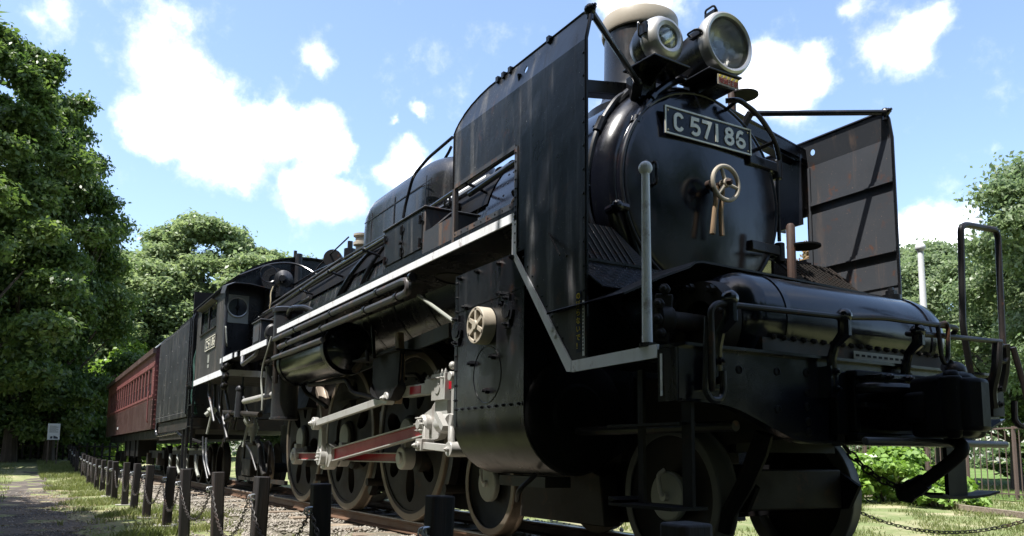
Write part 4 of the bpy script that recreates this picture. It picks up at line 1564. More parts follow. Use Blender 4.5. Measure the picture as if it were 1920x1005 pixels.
def gear(s):
    yk = s * .77
    for A, B in ((-3.8, -1.9), (-1.9, 0)):
        r = rod(pins[A] + Vector((.1, 0, 0)), pins[B] - Vector((.1, 0, 0)), s * .73, s * .80, .10, .10, M['silver'], M['redrod'], s, name='coupling_rod')
    for X in (-3.8, -1.9, 0):
        m = MB()
        p = pins[X]
        m.lathe([(0, .115), (.11, .115), (.12, .105), (.12, 0)], (p.x, s * .71, p.z), (0, s, 0), 32)
        m.lathe([(.12, .06), (.145, .055), (.145, 0)], (p.x, s * .71, p.z), (0, s, 0), 20)
        m.box(p.x - .05, p.x + .05, s * .73, s * .80, p.z + .09, p.z + .17)
        lp('rod_bearing', m, M['silver'], bevel=.006)
    # main rod
    big_, sm = pins[-1.9], Vector((1.38, 0, .925))
    r = rod(big_ + Vector((.13, 0, .015)), sm, s * .90, s * .975, .15, .12, M['silver'], M['redrod'], s, name='main_rod')
    m = MB()
    m.lathe([(0, .15), (.12, .15), (.13, .14), (.13, 0)], (big_.x, s * .87, big_.z), (0, s, 0), 36)
    m.prism([(big_.x - .14, big_.z - .14), (big_.x + .16, big_.z - .12), (big_.x + .24, big_.z - .04), (big_.x + .24, big_.z + .11), (big_.x + .1, big_.z + .15), (big_.x - .14, big_.z + .14)], 'xz', s * .885, s * .985)
    lp('big_end', m, M['silver'], bevel=.012)
    # return crank and eccentric rod
    e0 = Vector((big_.x + .02, 0, 1.02))
    m = MB()
    m.prism([(big_.x - .09, big_.z - .08), (big_.x + .08, big_.z - .09), (e0.x + .055, e0.z - .05), (e0.x + .04, e0.z + .06), (e0.x - .05, e0.z + .05)], 'xz', s * 1.0, s * 1.05)
    m.cyl((big_.x, s * .98, big_.z), (big_.x, s * 1.06, big_.z), .10, n=24)
    for a in range(3):
        m.bolt((big_.x - .03 + .03 * a, s * 1.06, big_.z - .04 + .04 * a), (0, s, 0), .014)
    m.cyl((e0.x, s * 1.0, e0.z), (e0.x, s * 1.16, e0.z), .05, n=16)
    lp('return_crank', m, M['silver'], bevel=.01)
    e1 = Vector((.60, 0, 1.19))
    m = MB()
    m.bar((e0.x, s * 1.11, e0.z), (e1.x, s * 1.11, e1.z), .045, .075, (0, 0, 1))
    m.cyl((e0.x, s * 1.07, e0.z), (e0.x, s * 1.15, e0.z), .075, n=20)
    m.bolt((e0.x, s * 1.15, e0.z), (0, s, 0), .035, .03)
    m.cyl((e1.x, s * 1.07, e1.z), (e1.x, s * 1.15, e1.z), .06, n=20)
    m.bolt((e1.x, s * 1.15, e1.z), (0, s, 0), .03, .03)
    lp('eccentric_rod', m, M['silver'], bevel=.008)
    m = MB()
    m.prism([(.54, 1.15), (.66, 1.14), (.72, 1.35), (.70, 1.60), (.66, 1.82), (.58, 1.82), (.60, 1.55), (.60, 1.38)], 'xz', s * 1.0, s * 1.06)
    lp('expansion_link', m, M['lever'], bevel=.006)
    # motion bracket with a turned lip
    m = MB()
    m.prism([(.22, 1.60), (.22, 1.32), (.35, 1.20), (.72, 1.17), (.86, 1.24), (.90, 1.62)], 'xz', s * 1.12, s * 1.135)
    m.ribbon(fillet([(.22, s * 1.11, 1.62), (.22, s * 1.11, 1.32), (.36, s * 1.11, 1.19), (.74, s * 1.11, 1.16), (.90, s * 1.11, 1.26), (.92, s * 1.11, 1.60)], .08, 5), .10, (-.01, 0, 1), .012)
    m.box(-.25, .92, s * .92, s * 1.18, 1.61, 1.628)
    m.tube(fillet([(.18, s * 1.19, 1.66), (.28, s * 1.22, 1.665), (.30, s * 1.22, 1.56)], .05), .018, 8)
    m.bar((.35, s * 1.2, 1.9), (.42, s * 1.2, 1.58), .03, .02)
    lp('motion_bracket', m, M['under'], bevel=.004)
    m = MB()
    m.bar((-.95, s * .95, 1.60), (1.55, s * .95, 1.735), .025, .125)
    lp('radius_rod', m, M['black_rust'])
    m = MB()
    m.bar((-1.5, s * .92, 1.72), (-.3, s * 1.0, 1.62), .03, .06)
    m.bar((-.55, s * 1.05, 1.55), (-.25, s * 1.0, 1.74), .06, .05)
    lp('reversing_arm', m, M['under_brown'])
    # slide bar, crosshead, piston rod
    m = MB()
    m.box(.80, 2.57, s * .96, s * 1.06, 1.19, 1.29)
    sb = lp('slide_bar', m, M['silver'], bevel=.006)
    m = MB()
    m.box(.98, 1.22, s * 1.0602, s * 1.064, 1.205, 1.275)
    m.box(1.75, 2.3, s * 1.0602, s * 1.064, 1.205, 1.275)
    lp('bar_recess', m, M['redrod'], sb)
    m = MB()
    m.box(1.28, 1.42, s * .95, s * 1.09, 1.18, 1.31)
    for x in (1.30, 1.40):
        m.bolt((x, s * 1.07, 1.31), (0, 0, 1), .02)
    m.box(1.44, 1.70, s * .95, s * 1.10, 1.12, 1.34)
    m.prism([(1.20, .84), (1.26, .78), (1.50, .80), (1.66, .93), (1.68, 1.14), (1.46, 1.14), (1.36, 1.06), (1.22, 1.02)], 'xz', s * .99, s * 1.06)
    m.lathe([(0, .085), (.11, .085), (.13, .07), (.13, .04), (.16, .04), (.16, 0)], (1.30, s * 1.0, .925), (0, s, 0), 20)
    for a in range(6):
        aa = a * pi / 3
        m.bolt((1.30 + .06 * cos(aa), s * 1.13, .925 + .06 * sin(aa)), (0, s, 0), .012)
    for x in np.linspace(1.47, 1.67, 4):
        m.bolt((x, s * 1.08, 1.34), (0, 0, 1), .014)
        m.bolt((x, s * 1.10, 1.30), (0, s, 0), .010)
    m.cyl((1.56, s * .94, 1.22), (1.56, s * 1.108, 1.22), .05, n=18)
    m.v = [(v_[0] + .08, v_[1], v_[2]) for v_ in m.v]
    lp('crosshead', m, M['silver'], bevel=.006)
    m = MB()
    m.cyl((1.5, s * 1.025, .925), (2.45, s * 1.025, .925), .042, n=16)
    m.cyl((1.60, s * 1.025, .925), (1.80, s * 1.025, .925), .085, n=16)
    lp('piston_rod', m, M['silver'])
    # drop arm, union link, combination lever
    m = MB()
    m.bar((1.42, s * 1.10, .93), (1.50, s * 1.13, .74), .05, .04, (1, 0, 0))
    m.box(1.44, 1.56, s * 1.08, s * 1.20, .70, .80)
    m.cyl((1.50, s * 1.07, .745), (1.50, s * 1.22, .745), .036, n=16)
    m.bolt((1.50, s * 1.22, .745), (0, s, 0), .022)
    m.bar((1.50, s * 1.16, .745), (2.20, s * 1.18, .71), .04, .058)
    m.cyl((2.21, s * 1.10, .71), (2.21, s * 1.27, .71), .058, n=22)
    m.bolt((2.21, s * 1.27, .71), (0, s, 0), .022)
    lp('union_link', m, M['silver'], bevel=.006)
    m = MB()
    m.tube([(2.21, s * 1.235, .71), (2.20, s * 1.24, .79), (2.15, s * 1.215, .88), (2.165, s * 1.205, .98)], [.032, .028, .028, .034], 8)
    m.tube([(2.21, s * 1.13, .71), (2.20, s * 1.13, .79), (2.15, s * 1.175, .88), (2.165, s * 1.185, .98)], [.032, .028, .028, .034], 8)
    m.bar((2.165, s * 1.195, .96), (2.165, s * 1.195, 1.30), .05, .05, (1, 0, 0))
    m.cyl((2.165, s * 1.15, 1.27), (2.165, s * 1.25, 1.27), .038, n=14)
    m.sphere((2.12, s * 1.20, 1.36), .032, 8, 6)
    m.bar((2.165, s * 1.15, 1.27), (2.25, s * 1.05, 1.5), .03, .04)
    lp('combination_lever', m, M['silver'], bevel=.006)
    m = MB()
    m.bar((1.72, s * 1.13, 1.00), (1.86, s * 1.13, .88), .05, .05)
    m.prism([(1.66, 1.05), (1.74, .98), (1.68, .80), (1.90, .80), (1.95, .86), (1.95, 1.10), (2.0, 1.4), (1.85, 1.4), (1.80, 1.1)], 'xz', s * .90, s * .93)
    lp('crosshead_guide', m, M['silver'])


gear(-1)
gear(1)

# ---- brake shoes, hangers, springs and the dark hardware behind the wheels
for X in (0, -1.9, -3.8):
    for s in (-1, 1):
        m = MB()
        pts = [(.90 * cos(a), .90 * sin(a)) for a in np.linspace(-.75, -.12, 7)] + [(.985 * cos(a), .985 * sin(a)) for a in np.linspace(-.12, -.75, 7)]
        m.prism([(X + p, .875 + q) for p, q in pts], 'xz', s * .52, s * .60)
        m.bar((X + .92, s * .56, .65), (X + .95, s * .56, 1.15), .04, .06, (1, 0, 0))
        lp('brake_shoe', m, M['rustbar'])
m = MB()
for X in (0, -1.9, -3.8):
    for k in range(5):
        w_ = .46 - .07 * k
        m.box(X - w_, X + w_, -.66, -.58, 1.33 + .022 * k, 1.351 + .022 * k)
        m.box(X - w_, X + w_, .58, .66, 1.33 + .022 * k, 1.351 + .022 * k)
    m.box(X - .16, X + .16, -.56, .56, .72, 1.05)
lp('leaf_spring', m, M['under'], kind='stuff')
m = MB()
m.box(-5.7, 2.3, -.40, .40, .95, 1.25)
m.prism([(-.75, 1.3), (-.62, 1.75), (-.80, 2.2), (.80, 2.2), (.62, 1.75), (.75, 1.3)], 'yz', -5.7, -3.3)
m.box(-3.3, -.4, -.5, .5, 1.45, 1.75)
lp('firebox', m, M['under'])
random.seed(3)
for k in range(9):
    m = MB()
    x0 = random.uniform(-5.4, 1.6)
    z0 = random.uniform(1.35, 2.05)
    y = -random.uniform(.85, 1.12)
    m.tube(fillet([(x0 - random.uniform(.5, 1.4), y, z0 + random.uniform(-.05, .05)), (x0, y, z0), (x0 + random.uniform(.1, .3), y, z0 - .15), (x0 + random.uniform(.3, 1.), y + .05, z0 - random.uniform(.2, .4))], .08), random.uniform(.014, .028), 8)
    lp('under_pipe', m, M['under_brown'])

m = MB()
m.tube([(1.66, -1.30, 1.98), (2.28, -1.28, 1.68)], .016, 8)
lp('stay_bar', m, M['wheel_disc'])
m = MB()
m.lathe([(0, .17), (.012, .17), (.012, 0)], (2.05, -1.15, 2.06), (0, .1, 1), 24)
lp('inspection_disc', m, M['under_brown'])

m = MB()
m.prism([(-5.5, .62), (-5.3, .26), (-.5, .26), (-.3, .62)], 'xz', -.40, .40)
lp('ash_pan', m, M['shade_black'])
m = MB()
m.prism([(.55, .16), (1.22, .16), (1.30, .40), (1.22, .95), (.70, .95)], 'xz', -.42, .42)
lp('frame_skirt', m, M['shade_black'])
for x in (-.95, -2.85, 1.02):
    m = MB()
    m.cyl((x, -.72, .36), (x, .72, .36), .045, n=10)
    lp('brake_beam', m, M['under_brown'])

# ---- pipes along the running board
def rp(name, pts, r, mat='black', n=8, f=.06, par=None):
    m = MB()
    m.tube(fillet(pts, f, 5) if f else pts, r, n)
    return lp(name, m, M[mat], par)


cp = rp('cooling_pipe', [(-2.55, -1.41, 2.10), (1.60, -1.41, 2.10), (1.70, -1.41, 2.08), (1.70, -1.41, 2.00), (1.60, -1.41, 1.985), (-2.30, -1.41, 1.975)], .032, 'black_rust', 10, .07)
m = MB()
for x in (-1.9, -.6, .7, 1.45):
    m.cyl((x, -1.41, 1.985), (x + .05, -1.41, 1.985), .041, n=12)
    m.cyl((x + .3, -1.41, 2.10), (x + .34, -1.41, 2.10), .040, n=12)
    m.bar((x, -1.36, 2.2), (x, -1.36, 1.96), .03, .01)
lp('pipe_clamp', m, M['black'], cp, kind='stuff')
rp('cooling_pipe', [(-2.60, -1.40, 1.865), (-1.4, -1.40, 1.865), (-.58, -1.40, 1.865)], .030, 'black_rust', 10, 0)
rp('riser_pipe', [(-2.62, -1.36, 1.55), (-2.62, -1.36, 2.16)], .035, 'under_brown', 10, 0)
rp('stay_bar', [(-2.58, -1.30, 1.95), (-2.30, -1.25, 1.70)], .018, 'wheel_disc', 6, 0)
rp('thin_wire_pipe', [(-2.75, -1.40, 2.16), (-2.80, -1.42, 2.02), (-3.05, -1.42, 1.82), (-3.10, -1.42, 1.60), (-2.98, -1.42, 1.38), (-2.98, -1.42, 1.22)], .012, 'wheel_disc', 6, .1)
# air reservoir
m = MB()
m.lathe([(-2.75, 0), (-2.74, .14), (-2.70, .22), (-2.62, .265), (-2.55, .275), (-.70, .275), (-.64, .268), (-.64, .245), (-.60, .22), (-.55, .12), (-.54, 0)], (0, -1.10, 1.80), (1, 0, 0), 40)
ar = lp('air_reservoir', m, M['black_gloss'], angle=40)
for x in (-.72, -2.5):
    m = MB()
    m.lathe([(x, .277), (x, .284), (x + .1, .284), (x + .1, .277)], (0, -1.10, 1.80), (1, 0, 0), 40)
    lp('reservoir_band', m, M['black'], ar)
# vertical cylinders of the pump
m = MB()
m.lathe([(1.10, 0), (1.10, .185), (1.125, .185), (1.13, .168), (1.62, .168), (1.64, .178), (1.655, .178), (1.68, .10), (1.72, .05), (1.95, .045), (1.95, 0)], (-2.80, -1.18, 0), (0, 0, 1), 32)
lp('pump_cylinder', m, M['tender'])
m = MB()
m.lathe([(1.42, 0), (1.42, .15), (1.45, .15), (1.455, .13), (1.80, .13), (1.82, .14), (1.84, .14), (1.86, .06), (1.86, 0)], (-3.45, -1.15, 0), (0, 0, 1), 28)
for k in range(6):
    m.bolt((-3.45 + .11 * cos(k), -1.15 + .11 * sin(k), 1.84), (0, 0, 1), .016, .03)
lp('pump_cylinder', m, M['tender'])
rp('silver_pipe', [(-5.0, -1.2, 1.45), (-3.5, -1.2, 1.455), (-3.2, -1.2, 1.455)], .045, 'silver', 12, 0)
m = MB()
m.tube([(-5.25, -1.22, 1.62), (-5.25, -1.22, 1.22)], [.06, .075], 12)
m.sphere((-5.25, -1.22, 1.65), .07, 10, 6)
lp('injector_body', m, M['tender'])
rp('injector_pipe', [(-6.6, -1.2, 1.35), (-5.6, -1.2, 1.30), (-4.2, -1.15, 1.22)], .04, 'under_brown', 10, .1)
m = MB()
for p in ((-5.75, -1.38, 2.0), (-5.6, -1.38, 1.85), (-5.5, -1.38, 2.02), (-5.68, -1.38, 1.72)):
    m.sphere(p, .06, 10, 8)
    m.cyl(p, (p[0] + .12, p[1], p[2] + .05), .03, n=10)
m.tube(fillet([(-5.8, -1.38, 1.95), (-5.85, -1.38, 1.5), (-5.95, -1.35, 1.3), (-6.2, -1.3, 1.28)], .1), .02, 8)
lp('injector_valves', m, M['under'])
m = MB()
m.tube(fillet([(-4.55, -1.36, 2.09), (-4.45, -1.38, 1.95), (-4.1, -1.38, 1.98), (-3.6, -1.38, 2.02), (-3.5, -1.38, 2.09)], .05), .03, 8)
lp('step_bar', m, M['black_rust'])
# trailing truck frame, spring and sanding gear
m = MB()
m.prism([(-7.1, .62), (-6.9, .80), (-6.55, .84), (-5.9, .80), (-5.35, .62), (-5.1, .36), (-5.18, .33), (-5.5, .50), (-6.9, .50)], 'xz', -.78, -.70)
m.box(-6.7, -5.8, -.86, -.70, .80, .86)
m.box(-6.6, -6.0, -.84, -.68, .30, .58)
m.tube(fillet([(-5.75, -.80, .86), (-5.4, -.84, .80), (-5.2, -.84, .45), (-5.0, -.84, .33)], .12), .045, 10)
lp('trailing_truck', m, M['under_brown'], bevel=.01)
m = MB()
for k in range(5):
    m.lathe([(.95 + .055 * k, .10 - abs(k - 2) * .018), (1.0 + .055 * k, .10 - abs(k - 2) * .018)], (-5.9, -.85, 0), (0, 0, 1), 12)
m.cyl((-5.9, -.85, .84), (-5.9, -.85, 1.3), .035, n=10)
lp('bolster_spring', m, M['wheel_disc'])
m = MB()
m.bar((-6.9, -.80, .25), (-3.95, -.80, .25), .05, .06)
for x in (-6.7, -5.6, -5.0):
    m.bar((x, -.8, .25), (x, -.78, .8), .04, .04)
lp('brake_pull_rod', m, M['under_brown'])

random.seed(21)
for k in range(14):
    x0 = random.uniform(-8.2, -4.6)
    z0 = random.uniform(.55, 1.8)
    y0 = -random.uniform(1.0, 1.32)
    m = MB()
    if k % 3 == 0:
        m.lathe([(-.09, 0), (-.09, .05), (-.03, .075), (.03, .075), (.05, .045), (.12, .04), (.12, 0)], (x0, y0, z0), (random.uniform(-1, 1), -.3, random.uniform(-.6, 1)), 12)
        m.tube(fillet([(x0, y0, z0), (x0 - .25, y0 + .05, z0 - .05), (x0 - .3, y0, z0 - .4)], .08), .02, 7)
        lp('pipe_valve', m, M[('wheel_disc', 'under_brown', 'tender')[k % 2 + (k // 6) % 2]])
    else:
        m.tube(fillet([(x0, y0, z0 + .3), (x0 + random.uniform(-.1, .1), y0, z0), (x0 + random.uniform(.2, .5), y0 - .03, z0 - random.uniform(.05, .2)), (x0 + random.uniform(.5, .8), y0, z0 - random.uniform(.3, .5))], .1), random.uniform(.014, .03), 8)
        lp('under_pipe', m, M[('under_brown', 'black_rust', 'tender')[k % 3]])

# ---- dome, boiler fittings, boxes on the running board
DX0, DX1, DH = -2.55, .38, .47
m = MB()
rows = []
NP = 48
for (z, k) in ((2.95, 1.0), (3.25, 1.0), (3.55, .99), (3.70, .975), (3.80, .93), (3.88, .84), (3.935, .70), (3.965, .5), (3.975, .25)):
    row = []
    for i in range(NP):
        a = 2 * pi * i / NP
        sx = DH * (1.55 if True else 1)
        cx_ = (DX0 + DX1) / 2 + math.copysign((DX1 - DX0) / 2 - sx, cos(a))
        x = (cx_ - (DX0 + DX1) / 2) * (1 - (1 - k) * .25) + (DX0 + DX1) / 2 + sx * k * cos(a)
        y = DH * k * sin(a)
        row.append((x, y, z))
    rows.append(row)
vs_ = [p for r in rows for p in r] + [((DX0 + DX1) / 2, 0, 3.978)]
fs = []
for q in range(len(rows) - 1):
    for i in range(NP):
        j = (i + 1) % NP
        fs.append((q * NP + i, q * NP + j, (q + 1) * NP + j, (q + 1) * NP + i))
q = len(rows) - 1
for i in range(NP):
    fs.append((q * NP + i, q * NP + (i + 1) % NP, len(vs_) - 1))
m.add(vs_, fs)
dome = lp('steam_dome', m, M['dome'], angle=60)
m = MB()
for x in (-1.75, -1.0, -.1):
    m.ribbon([(x, -DH * .999, 3.2), (x, -DH * .995, 3.55), (x, -DH * .975, 3.70)], .016, (0, -1, 0), .006)
m.ribbon([(-2.0, -DH * .985, 3.62), (.0, -DH * .985, 3.62)], .012, (0, -1, 0), .006)
lp('dome_seam', m, M['tender'], dome)
rp('dome_hand_rail', [(-.35, -.62, 3.26), (-.35, -.60, 3.40), (-.20, -.58, 3.70), (.15, -.56, 3.80), (.7, -.55, 3.84)], .017, 'black', 8, .1)
rp('lifting_hook', [(-.35, -.2, 3.9), (-.1, -.2, 4.02), (-.04, -.2, 4.06)], .018, 'black', 6, 0)
for x, y in ((-3.05, -.12), (-3.35, .12)):
    m = MB()
    m.lathe([(3.35, .11), (3.50, .11), (3.51, .085), (3.60, .085), (3.61, .12), (3.65, .12), (3.66, .09), (3.72, .09), (3.74, .12), (3.77, .12), (3.79, .05), (3.79, 0)], (x, y, 0), (0, 0, 1), 20)
    lp('safety_valve', m, M['cream'])
hr = rp('boiler_hand_rail', [(3.4, -.98, 2.965), (2.5, -.99, 2.955), (.2, -.99, 2.88), (-2.2, -1.0, 2.86), (-4.3, -1.0, 2.80), (-5.72, -1.0, 2.78)], .020, 'black', 8, 0)
for x, z in ((3.0, 2.96), (1.9, 2.935), (.7, 2.90), (-.5, 2.875), (-1.7, 2.865), (-2.9, 2.84), (-4.1, 2.805), (-5.2, 2.79)):
    m = MB()
    m.cyl((x, -.80, z - .05), (x, -1.0, z), .015, n=8)
    m.sphere((x, -1.0, z), .030, 8, 6)
    lp('rail_stanchion', m, M['black'], hr)
rp('boiler_pipe', [(3.3, -.80, 3.02), (1.2, -.80, 2.98), (-1.2, -.78, 2.99), (-2.5, -.82, 2.95), (-5.7, -.88, 2.90)], .022, 'black_rust', 8, .2)
rp('boiler_pipe', [(-2.4, -.62, 3.22), (-3.3, -.72, 3.12), (-4.5, -.78, 3.06), (-5.7, -.80, 3.02)], .020, 'black_rust', 8, .2)
rp('boiler_pipe', [(-1.0, -.45, 3.30), (-2.7, -.55, 3.26), (-4.0, -.50, 3.36), (-5.3, -.45, 3.40)], .018, 'black', 8, .2)
rp('boiler_pipe', [(-2.8, -.90, 2.74), (-3.6, -.96, 2.68), (-5.7, -.98, 2.66)], .024, 'black_rust', 8, .2)
rp('boiler_pipe', [(-3.4, -.93, 2.58), (-4.4, -.96, 2.52), (-5.7, -.98, 2.52)], .02, 'black_rust', 8, .2)
for x0, x1, w_ in ((-.35, -1.75, .034), (.05, -.95, .028)):
    pts = []
    for k in range(9):
        t = k / 8
        a = radians(62 - 62 * t)
        pts.append((x0 + (x1 - x0) * t ** 1.1, -.885 * cos(a), ZB + .885 * sin(a)))
    pts.append((x1 - .05, -.93, 2.26))
    rp('sand_pipe', pts, w_, 'black', 8, 0)
m = MB()
random.seed(5)
for k in range(9):
    x = .35 + .13 * k + random.uniform(-.03, .03)
    m.lathe([(0, .035), (.05, .045), (.06, .02), (.10, .03), (.13, .02), (.16, .012), (.16, 0)], (x, -.80 + random.uniform(-.03, .03), 2.86 + random.uniform(0, .06)), (0, -.3, 1), 10)
lp('lubricator_knobs', m, M['black'])
m = MB()
m.lathe([(-.12, 0), (-.12, .055), (.12, .055), (.12, 0)], (1.95, -.62, 3.10), (1, -.1, 0), 16)
m.lathe([(-.16, .075), (-.12, .075), (-.12, .02)], (1.95, -.62, 3.10), (1, -.1, 0), 16)
lp('check_valve', m, M['black'])
rp('white_tube', [(1.0, -.72, 3.06), (1.75, -.70, 3.08)], .035, 'white', 10, 0)
# lubricator box with doors
m = MB()
m.box(1.02, 1.90, -1.365, -.88, 2.243, 2.66)
m.box(1.0, 1.92, -1.38, -.86, 2.66, 2.675)
bx = lp('lubricator_box', m, M['black_rust'], bevel=.006)
for x0, x1 in ((1.06, 1.44), (1.47, 1.86)):
    m = MB()
    m.box(x0, x1, -1.376, -1.366, 2.33, 2.63)
    dd = lp('box_door', m, M['black_streak'], bx, bevel=.003)
m = MB()
for x in (1.08, 1.45, 1.84):
    for z in (2.38, 2.57):
        m.cyl((x, -1.384, z - .035), (x, -1.384, z + .035), .012, n=8)
        m.box(x - .05, x + .05, -1.381, -1.377, z - .012, z + .012)
m.cyl((1.46, -1.38, 2.46), (1.46, -1.41, 2.46), .018, n=8)
m.tube(fillet([(1.905, -1.33, 2.45), (1.95, -1.33, 2.47), (1.95, -1.15, 2.64), (1.905, -1.12, 2.64)], .03), .011, 6)
m.box(1.02, 1.9, -1.372, -1.3665, 2.245, 2.315)
lp('door_hinge', m, M['black'], bx)
m = MB()
m.box(1.93, 2.47, -1.395, -1.385, 2.243, 2.44)
m.box(1.93, 2.47, -1.384, -1.372, 2.243, 2.27)
lp('toe_plate', m, M['black_rust'])
# fittings visible through the deflector opening
rp('opening_pipe', [(2.55, -1.30, 2.60), (3.40, -1.30, 2.645)], .020, 'black', 8, 0)
rp('opening_pipe', [(2.60, -.95, 2.3), (2.66, -1.0, 2.55), (2.80, -.9, 2.75)], .018, 'under_brown', 8, .05)
m = MB()
m.bar((2.70, -1.02, 2.30), (2.62, -.90, 2.62), .04, .02)
m.sphere((2.72, -.93, 2.45), .05, 8, 6)
m.cyl((2.95, -1.15, 2.52), (2.95, -.86, 2.72), .03, n=8)
lp('boiler_bracket', m, M['under_brown'])
# pump on the running board near the cab
m = MB()
m.lathe([(2.12, 0), (2.12, .20), (2.16, .20), (2.165, .18), (2.50, .18), (2.51, .20), (2.56, .20), (2.58, .17), (2.59, 0)], (-2.90, -1.16, 0), (0, 0, 1), 32)
lp('feed_pump', m, M['tender'])
m = MB()
m.box(-4.05, -3.60, -1.34, -1.06, 2.15, 2.50)
m.box(-4.08, -3.57, -1.36, -1.04, 2.50, 2.52)
m.box(-4.0, -3.65, -1.352, -1.342, 2.22, 2.46)
lp('oil_box', m, M['black_rust'], bevel=.008)
m = MB()
m.lathe([(-.12, 0), (-.12, .11), (.10, .11), (.12, .08), (.12, 0)], (-3.15, -1.28, 2.27), (1, -.2, 0), 20)
lp('oil_pump_drum', m, M['tender'])
rp('pump_pipe', [(-2.7, -1.2, 2.45), (-2.55, -1.22, 2.52), (-2.3, -1.1, 2.5), (-2.1, -1.0, 2.4)], .04, 'black', 10, .08)
# turbo generator in front of the cab
m = MB()
m.lathe([(-.18, 0), (-.18, .09), (-.12, .13), (.0, .13), (.04, .15), (.09, .15), (.12, .07), (.19, .05), (.19, 0)], (-5.30, -.60, 3.46), (1, -.5, 0), 24)
m.lathe([(-.03, .08), (-.03, .20), (.02, .20), (.02, .08)], (-5.48, -.72, 3.49), (1, -.5, 0), 28)
m.box(-5.5, -5.2, -.70, -.50, 3.18, 3.34)
lp('turbo_generator', m, M['dome'])
rp('generator_cable', [(-5.42 + .03 * cos(a), -.83 + .13 * cos(a), 3.56 + .14 * sin(a)) for a in np.linspace(0, 2 * pi, 24)], .012, 'black', 6, 0)
rp('thin_pipe', [(-5.2, -.80, 3.32), (-5.2, -.84, 3.2), (-5.15, -.84, 3.05), (-5.2, -.86, 2.8)], .010, 'brass', 6, .08)
rp('front_roof_pipe', [(-5.6, -1.25, 3.52), (-5.55, -.75, 3.78), (-5.5, -.35, 3.82), (-5.2, -.1, 3.6), (-4.9, -.05, 3.45)], .018, 'black', 8, .2)
m = MB()
m.lathe([(-.26, 0), (-.26, .14), (.18, .14), (.18, 0)], (-4.05, -.18, 3.58), (1, -.55, 0), 20)
lp('whistle_drum', m, M['rustbar'])
m = MB()
m.lathe([(3.35, .06), (3.55, .06), (3.56, .09), (3.72, .09), (3.73, .04), (3.84, .04), (3.84, 0)], (-3.75, -.05, 0), (0, 0, 1), 12)
lp('steam_whistle', m, M['black'])
rp('whistle_lever', [(-5.3, -.28, 3.45), (-4.1, -.30, 3.62), (-3.1, -.30, 3.72)], .012, 'rustbar', 6, 0)
rp('roof_stub', [(-6.2, -.2, 3.95), (-6.2, -.2, 4.20)], .03, 'under_brown', 6, 0)
rp('cab_front_pipe', [(-5.60, -.30, 3.4), (-5.60, -.30, 4.0)], .06, 'tender', 10, 0)

# ---- cab
CW, CF, CR = 1.40, -5.75, -8.35


def roof_arc(w, zs, zt, n=18):
    out = []
    for k in range(n + 1):
        t = -1 + 2 * k / n
        out.append((w * t, zs + (zt - zs) * (1 - abs(t) ** 2.2)))
    return out


fr = [(-CW, 1.96), (-CW, 3.34)] + roof_arc(CW, 3.40, 3.96)[1:-1] + [(CW, 3.34), (CW, 1.96)]
m = MB()
m.prism(fr, 'yz', CF - .02, CF)
cab = lp('cab', m, M['black'])
m = MB()
# side walls with a window opening
for s in (-1, 1):
    y0, y1 = s * CW, s * (CW - .012)
    m.box(CR, CF - .021, y0, y1, 1.96, 2.80)
    m.box(CR, CF - .021, y0, y1, 3.22, 3.36)
    m.box(-6.50, CF - .021, y0, y1, 2.80, 3.22)
    m.box(CR, -7.95, y0, y1, 2.80, 3.22)
    m.box(-7.26, -7.20, y0, y1, 2.80, 3.22)
m.box(CR, CF - .03, -CW + .02, CW - .02, 1.95, 1.97)
m.box(CR, CR + .02, -CW + .02, -.6, 1.97, 3.36)
lp('cab_side', m, M['cab_paint'], cab)
m = MB()
ra = roof_arc(CW + .07, 3.36, 3.99)
rb_ = roof_arc(CW + .07, 3.335, 3.965)
vs_ = []
for x in (CR - .35, CF + .06):
    vs_ += [(x, a, b) for a, b in ra] + [(x, a, b) for a, b in rb_]
n = len(ra)
fs = []
for i in range(n - 1):
    fs += [(i, i + 1, 2 * n + i + 1, 2 * n + i), (n + i, 3 * n + i, 3 * n + i + 1, n + i + 1), (i, n + i, n + i + 1, i + 1), (2 * n + i, 2 * n + i + 1, 3 * n + i + 1, 3 * n + i)]
fs += [(0, 2 * n, 3 * n, n), (n - 1, 2 * n - 1, 4 * n - 1, 3 * n - 1)]
m.add(vs_, fs)
lp('cab_roof', m, M['under'], cab)
m = MB()
m.box(CR, CF + .004, -CW - .014, -CW - .001, 1.90, 2.0)
m.box(CF + .001, CF + .014, -CW - .014, -.62, 1.90, 2.0)
lp('white_edge', m, M['white'], cab)
m = MB()
m.tube([(CF, -CW, 2.0), (CF, -CW, 3.36)], .03, 10)
lp('corner_bead', m, M['black_rust'], cab)
